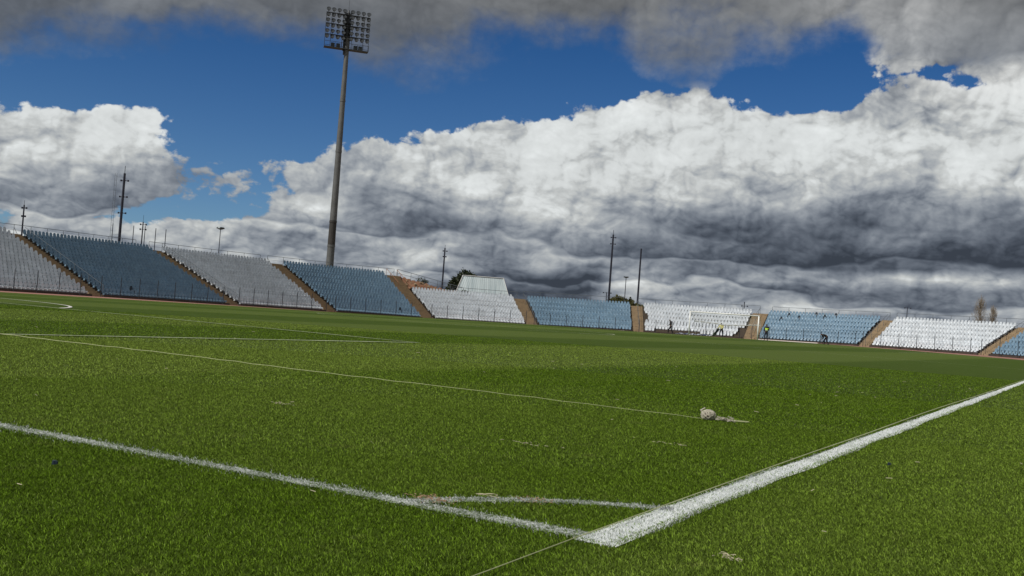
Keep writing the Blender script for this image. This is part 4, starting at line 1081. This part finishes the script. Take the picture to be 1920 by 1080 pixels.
def person(loc, rz, J, label, top, bottom, vest=None, scale=1.):
    """J: joint positions in metres, facing -Y"""
    root = empty('person', loc, rz); root.scale = (scale,)*3; tag(root, label, 'person')
    v = {k: Vector(p) for k, p in J.items()}
    up = (v['neck']-v['pelvis']).normalized()
    chest = v['pelvis'].lerp(v['neck'], .68); waist = v['pelvis'].lerp(v['neck'], .3)
    face = v['face'].normalized()
    ch = [[(v['pelvis'], .135), (waist, .125), (chest, .15), (v['neck'], .062), (v['head']-up*.06, .075), (v['head']+up*.01, .098), (v['head']+up*.09, .085)]]
    ch.append([(v['head']+up*.0, .098), (v['head']+face*.095-up*.015, .02)])         # nose
    for s in 'lr':
        ch.append([(chest, .15), (v['sh'+s], .068), (v['el'+s], .047), (v['wr'+s], .030)])
        h = (v['wr'+s]-v['el'+s]).normalized(); side = h.cross(Vector((0, 1, 0)) if abs(h.y) < .8 else Vector((1, 0, 0))).normalized()
        palm = v['wr'+s]+h*.075; ch.append([(v['wr'+s], .030), (palm, .032)])
        for k, (off, ln) in enumerate(((-.027, .062), (-.009, .075), (.009, .07), (.026, .055))):
            a = palm+side*off; curl = face*.02
            ch.append([(palm, .032), (a+h*.018, .0085), (a+h*ln*.6+curl*.5, .008), (a+h*ln+curl*1.5, .007)])
        ch.append([(v['wr'+s]+h*.03+side*.0001, .028), (v['wr'+s]+h*.05+face*.035, .010), (v['wr'+s]+h*.085+face*.045, .008)])
        ch.append([(v['wr'+s], .030), (v['wr'+s]+h*.03+side*.0001, .028)])
        ch.append([(v['pelvis'], .135), (v['hip'+s], .095), (v['kn'+s], .062), (v['an'+s], .042)])
        f = v['an'+s]; ch.append([(f, .042), (f+Vector((0, -.06, -.045)), .036), (f+Vector((0, -.16, -.05)), .028)])
    skin_obj('body', ch, M['skin'], root, 1)
    # clothes follow the body as slightly wider shells
    tp = [[(v['pelvis']+up*.02, .15), (waist, .15), (chest, .172), (v['neck']-up*.03, .085)]]
    for s in 'lr': tp.append([(chest, .172), (v['sh'+s], .085), (v['el'+s], .062), (v['el'+s].lerp(v['wr'+s], .85), .045)])
    skin_obj('jacket' if vest is None else 'shirt', tp, M[top], root, 1)
    bt = [[(v['pelvis']+up*.0001, .15), (v['pelvis']+up*.06, .145)]]
    for s in 'lr': bt.append([(v['pelvis']+up*.0001, .15), (v['hip'+s], .108), (v['kn'+s], .078), (v['an'+s].lerp(v['kn'+s], .08), .062)])
    skin_obj('trousers', bt, M[bottom], root, 1)
    for s in 'lr':
        f = v['an'+s]; skin_obj('shoe', [[(f+Vector((0, .03, -.035)), .045), (f+Vector((0, -.06, -.045)), .046), (f+Vector((0, -.17, -.052)), .038)]], M['shoe'], root, 1)
    if vest:
        vs = [[(v['pelvis']+up*.03, .168), (waist, .165), (chest, .19), (v['neck']-up*.05, .10)]]
        for s in 'lr': vs.append([(chest, .19), (v['sh'+s], .092)])
        ve = skin_obj('vest', vs, M[vest], root, 1)
        b = MB(); b.tube([waist-up*.03, waist+up*.03], .178, 14, cap=False)
        b.build('reflective_stripe', M['band'], ve)
    hr = v['head']; skin_obj('hair', [[(hr+up*.03-face*.03, .092), (hr+up*.085-face*.008, .09)]], M['hair'], root, 1)
    return root
def stand_pose(**k):
    J = dict(pelvis=(0, 0, .93), neck=(0, .01, 1.46), head=(0, -.01, 1.60), face=(0, -1, 0), shl=(-.18, .01, 1.40), shr=(.18, .01, 1.40), ell=(-.25, .04, 1.12), elr=(.25, .04, 1.12),
             wrl=(-.26, -.06, .88), wrr=(.26, -.06, .88), hipl=(-.10, 0, .86), hipr=(.10, 0, .86), knl=(-.12, -.02, .48), knr=(.12, -.02, .48), anl=(-.13, 0, .085), anr=(.13, 0, .085))
    J.update(k); return J
def pos_g(x, y): return (x, y, at_ground(x, y))
person(pos_g(-26.76, 99.04), R_(35+180), stand_pose(anl=(-.16, 0, .085), anr=(.16, 0, .085), knl=(-.13, -.02, .48), knr=(.13, -.02, .48), wrl=(-.16, -.2, 1.02), wrr=(.27, -.02, .86)),
       'person in a lime green vest and dark trousers standing right of the goal', 'navy', 'navy', 'hivis', .98)
person(pos_g(-33.93, 107.07), R_(10), stand_pose(neck=(-.03, -.10, 1.42), head=(-.05, -.14, 1.56), face=(-.5, -.85, -.1), ell=(-.33, -.12, 1.13), wrl=(-.50, -.22, .96), elr=(.17, -.14, 1.10), wrr=(-.12, -.30, .95),
       anl=(-.20, -.14, .085), knl=(-.16, -.16, .48), anr=(.16, .22, .085), knr=(.13, .04, .48)),
       'person in a pale yellow top pulling a sheet inside the goal', 'cream', 'navy', 'cream', .95)
person(pos_g(-39.49, 106.24), R_(-60), stand_pose(neck=(0, -.12, 1.42), head=(0, -.17, 1.55), ell=(-.26, -.02, 1.12), wrl=(-.25, -.25, .98), elr=(.30, -.05, 1.14), wrr=(.33, -.30, 1.02),
       anl=(-.12, -.26, .085), knl=(-.11, -.22, .48), anr=(.12, .30, .10), knr=(.11, .04, .47)),
       'person in black clothes walking left of the goal', 'black', 'black', None, .97)
person(pos_g(-24.35, 114.73), R_(-62), stand_pose(pelvis=(0, .12, .84), neck=(0, -.36, 1.04), head=(0, -.50, 1.02), face=(0, -.7, -.7), shl=(-.17, -.30, 1.02), shr=(.17, -.30, 1.02),
       ell=(-.20, -.38, .74), elr=(.22, -.34, .74), wrl=(-.14, -.42, .48), wrr=(.16, -.42, .46), hipl=(-.10, .1, .78), hipr=(.10, .1, .78), knl=(-.12, -.14, .46), knr=(.12, .02, .44),
       anl=(-.12, -.05, .085), anr=(.13, .30, .09)),
       'person in dark clothes bending down on the track right of the goal', 'black', 'navy', None, 1.05)

# ---------------------------------------------------------------- strings and the twine bundle
def marking_string():
    b = MB(); pts = [(-.087, -2.4, .012), (-.092, -.77, .02), (-.104, -.06, .022), (-.118, 1.2, .022), (-.128, 2.86, .024)]
    pts += [(-.131-(.03 if 6 < y < 16 else 0)*math.sin((y-6)/10*math.pi), y, .026) for y in np.arange(4, 60, 1.)]
    b.tube(pts, [.0016+.0003*min(i, 12) for i in range(len(pts))], 5)
    o = b.build('marking_string', M['string']); tag(o, 'taut pale string laid along the inner edge of the touchline', 'string')
    b = MB(); x = np.linspace(-1.53, -40, 130)
    b.tube([(q, 5.63+.04*math.sin(q*1.3)+.03*math.sin(q*.5)+(.0 if q > -4 else .03), .030+.004*math.sin(q*9)) for q in x], [.0013+.00007*k for k in range(130)], 5)
    o = b.build('marking_string', M['string']); tag(o, 'thin yellowish string crossing the turf from the twine bundle to the left edge', 'string')
marking_string()
def bundle():
    root = empty('twine_bundle', (-1.50, 5.72, .0), R_(24)); root.scale = (.66, .66, .62); tag(root, 'ball of tangled pale twine wound on a stick lying on the grass', 'twine')
    rnd = random.Random(4)
    def ball(c, rx, ry, rz, turns, name, tr, mat):
        b = MB()
        for k in range(turns):
            ax = Vector((rnd.gauss(0, 1), rnd.gauss(0, 1), rnd.gauss(0, .6))).normalized(); u = ax.orthogonal().normalized(); w = ax.cross(u); ph = rnd.uniform(0, 6)
            arc_ = rnd.uniform(3, 6.3); sc = rnd.uniform(.82, 1.05); off = ax*rnd.uniform(-.35, .35)
            pts = []
            for i in range(19):
                a = ph+arc_*i/18; q = (u*math.cos(a)+w*math.sin(a))*(1-off.length_squared)**.5+off
                pts.append(Vector(c)+Vector((q.x*rx, q.y*ry, q.z*rz))*sc)
            b.tube(pts, tr, 5)
        return b.build(name, mat, root)
    ball((-.02, 0, .085), .10, .072, .076, 34, 'wound_twine', .0075, M['rope'])
    b = MB(); n = 14; vs = []
    for i in range(9):
        th = math.pi*i/8
        for k in range(n): a = 2*math.pi*k/n; r = .88+.1*math.sin(3*a+2*i); vs.append((-.02+.082*math.sin(th)*math.cos(a)*r, .072*math.sin(th)*math.sin(a)*r, .085+.074*math.cos(th)))
    b.add(vs, [(i*n+k, i*n+(k+1) % n, (i+1)*n+(k+1) % n, (i+1)*n+k) for i in range(8) for k in range(n)]); b.build('cloth_core', simple('faded_cloth', (.22, .17, .16), .95, .3, 30.), root, smooth=True)
    b = MB(); b.tube([(-.06, .02, .05), (-.12, .03, .15), (-.07, 0, .19)], [.012, .018, .01], 6); b.build('twine_knot', M['rope'], root)
    b = MB()
    for k in range(30):
        x = .07+.27*k/30+rnd.uniform(-.02, .02); pts = [Vector((x, rnd.uniform(-.05, .05), rnd.uniform(.02, .06)))]
        for _ in range(5): pts.append(pts[-1]+Vector((rnd.uniform(-.03, .035), rnd.uniform(-.03, .03), rnd.uniform(-.012, .012))))
        for p in pts: p.z = max(.018, p.z)
        b.tube(pts, .0065, 5)
    b.build('loose_twine', M['rope'], root)
    b = MB(); b.tube([(.28, .05, .035), (.42, .07, .03), (.54, .05, .03), (.56, 0, .03), (.52, -.05, .03), (.34, -.06, .03)], .005, 6); b.build('twine_loop', M['string'], root)
bundle()
# little things in the grass
def cap(x, y, label, s):
    b = MB(); b.tube([(0, 0, .012), (0, 0, .03)], [s, s*.85], 10); b.box((s*1.1, 0, .022), (s*1.2, s*.7, .012)); o = b.build('bottle_cap', M['darkblue']); o.location = (x, y, .006); tag(o, label, 'bottle cap')
cap(-2.54, -.58, 'small dark blue scrap lying in the grass at the lower left', .012)
cap(.42, 3.82, 'tiny dark scrap in the grass right of the touchline', .009)
M['straw'] = simple('dry_straw', (.55, .50, .34), .9, .2, 30.); M['sand'] = simple('bare_sand', (.42, .27, .17), .95, .2, 40.)
def straw(x, y, n, label, sx, sy, ln=.028, mat='straw', grp='bits of dry grass on the turf'):
    b = MB(); rnd = random.Random(int(x*100+y*37))
    for _ in range(n):
        p = Vector((rnd.gauss(0, sx), rnd.gauss(0, sy), rnd.uniform(.018, .030))); a = rnd.uniform(0, 3.14); d = Vector((math.cos(a), math.sin(a), rnd.uniform(-.1, .2)))*ln*rnd.uniform(.4, 1)
        b.tube([p-d/2, p, p+d/2+Vector((0, 0, -.004))], .0014, 4)
    o = b.build('dry_clippings', M[mat]); o.location = (x, y, 0); tag(o, label, 'clippings', grp); o['kind'] = 'stuff'
straw(-3.98, 2.56, 26, 'loose tuft of dry clippings in the middle of the left half of the turf', .05, .02)
straw(-1.60, 2.30, 26, 'scattered dry clippings on the turf below the long string', .09, .015)
straw(.46, .06, 22, 'dry clippings right of the corner near the bottom edge', .03, .02)
straw(-.80, .42, 9, 'few pale straws inside the corner arc', .03, .012, .06)
straw(-1.04, 3.36, 16, 'faint line of dry clippings between string bundle and touchline', .09, .02)
straw(-.93, .13, 90, 'sandy worn spot where the corner arc meets the goal line', .06, .035, .022, 'sand', 'sandy worn spots')
straw(-.60, .50, 40, 'small sandy spot on the top of the corner arc', .045, .03, .02, 'sand', 'sandy worn spots')
rndp = random.Random(9)
b = MB()
for _ in range(60):
    r = rndp.uniform(4.5, 26); a = YAW+R_(rndp.uniform(-27, 27)); p = Vector((CAM[0]-math.sin(a)*r, CAM[1]+math.cos(a)*r, rndp.uniform(.02, .03)))
    d = Vector((rndp.gauss(0, 1), rndp.gauss(0, 1), .1)).normalized()*rndp.uniform(.006, .017)*(1+r/16); b.tube([p-d, p+d], .0014+.0001*r, 3)
o = b.build('dry_clippings', M['straw']); tag(o, 'pale flecks of cut dry grass scattered over the turf', 'clippings', kind='stuff')

# white marks on the track and slabs at its edge
for x0, y0, dx, dy, w in ((-70.5, 55.5, 0, 3.2, .8), (-70.3, 96.5, 0, 2.5, .7), (-69.5, 83, 0, 2.2, .6)):
    strip([(x0, y0), (x0+dx, y0+dy)], w, 'track_marking', M['lane'], .035)
# pale boards lying before the blue block right of the goal
def board(s0, s1, off, label, mat, h=.10, w=.5):
    ss = np.linspace(s0, s1, 10); b = MB(); V = []
    for s in ss:
        for o, z in ((off, 0.), (off, h), (off+w, h), (off+w, 0.)): x, y, _ = pt(s, o, 0); V.append((x, y, at_ground(x, y)+z))
    b.add(V, [(i*4+j, i*4+j+1, (i+1)*4+j+1, (i+1)*4+j) for i in range(9) for j in range(3)]+[(0, 1, 2, 3), (39, 38, 37, 36)])
    o = b.build('kerb_board', mat); tag(o, label, 'kerb board')
board(77.5, 86.5, -6.0, 'long pale board on the track in front of the blue block right of the goal', M['lane'])
board(44.5, 57.5, -5.0, 'pale low kerb on the track in front of the blue block left of the goal', M['lane'], .08, .3)
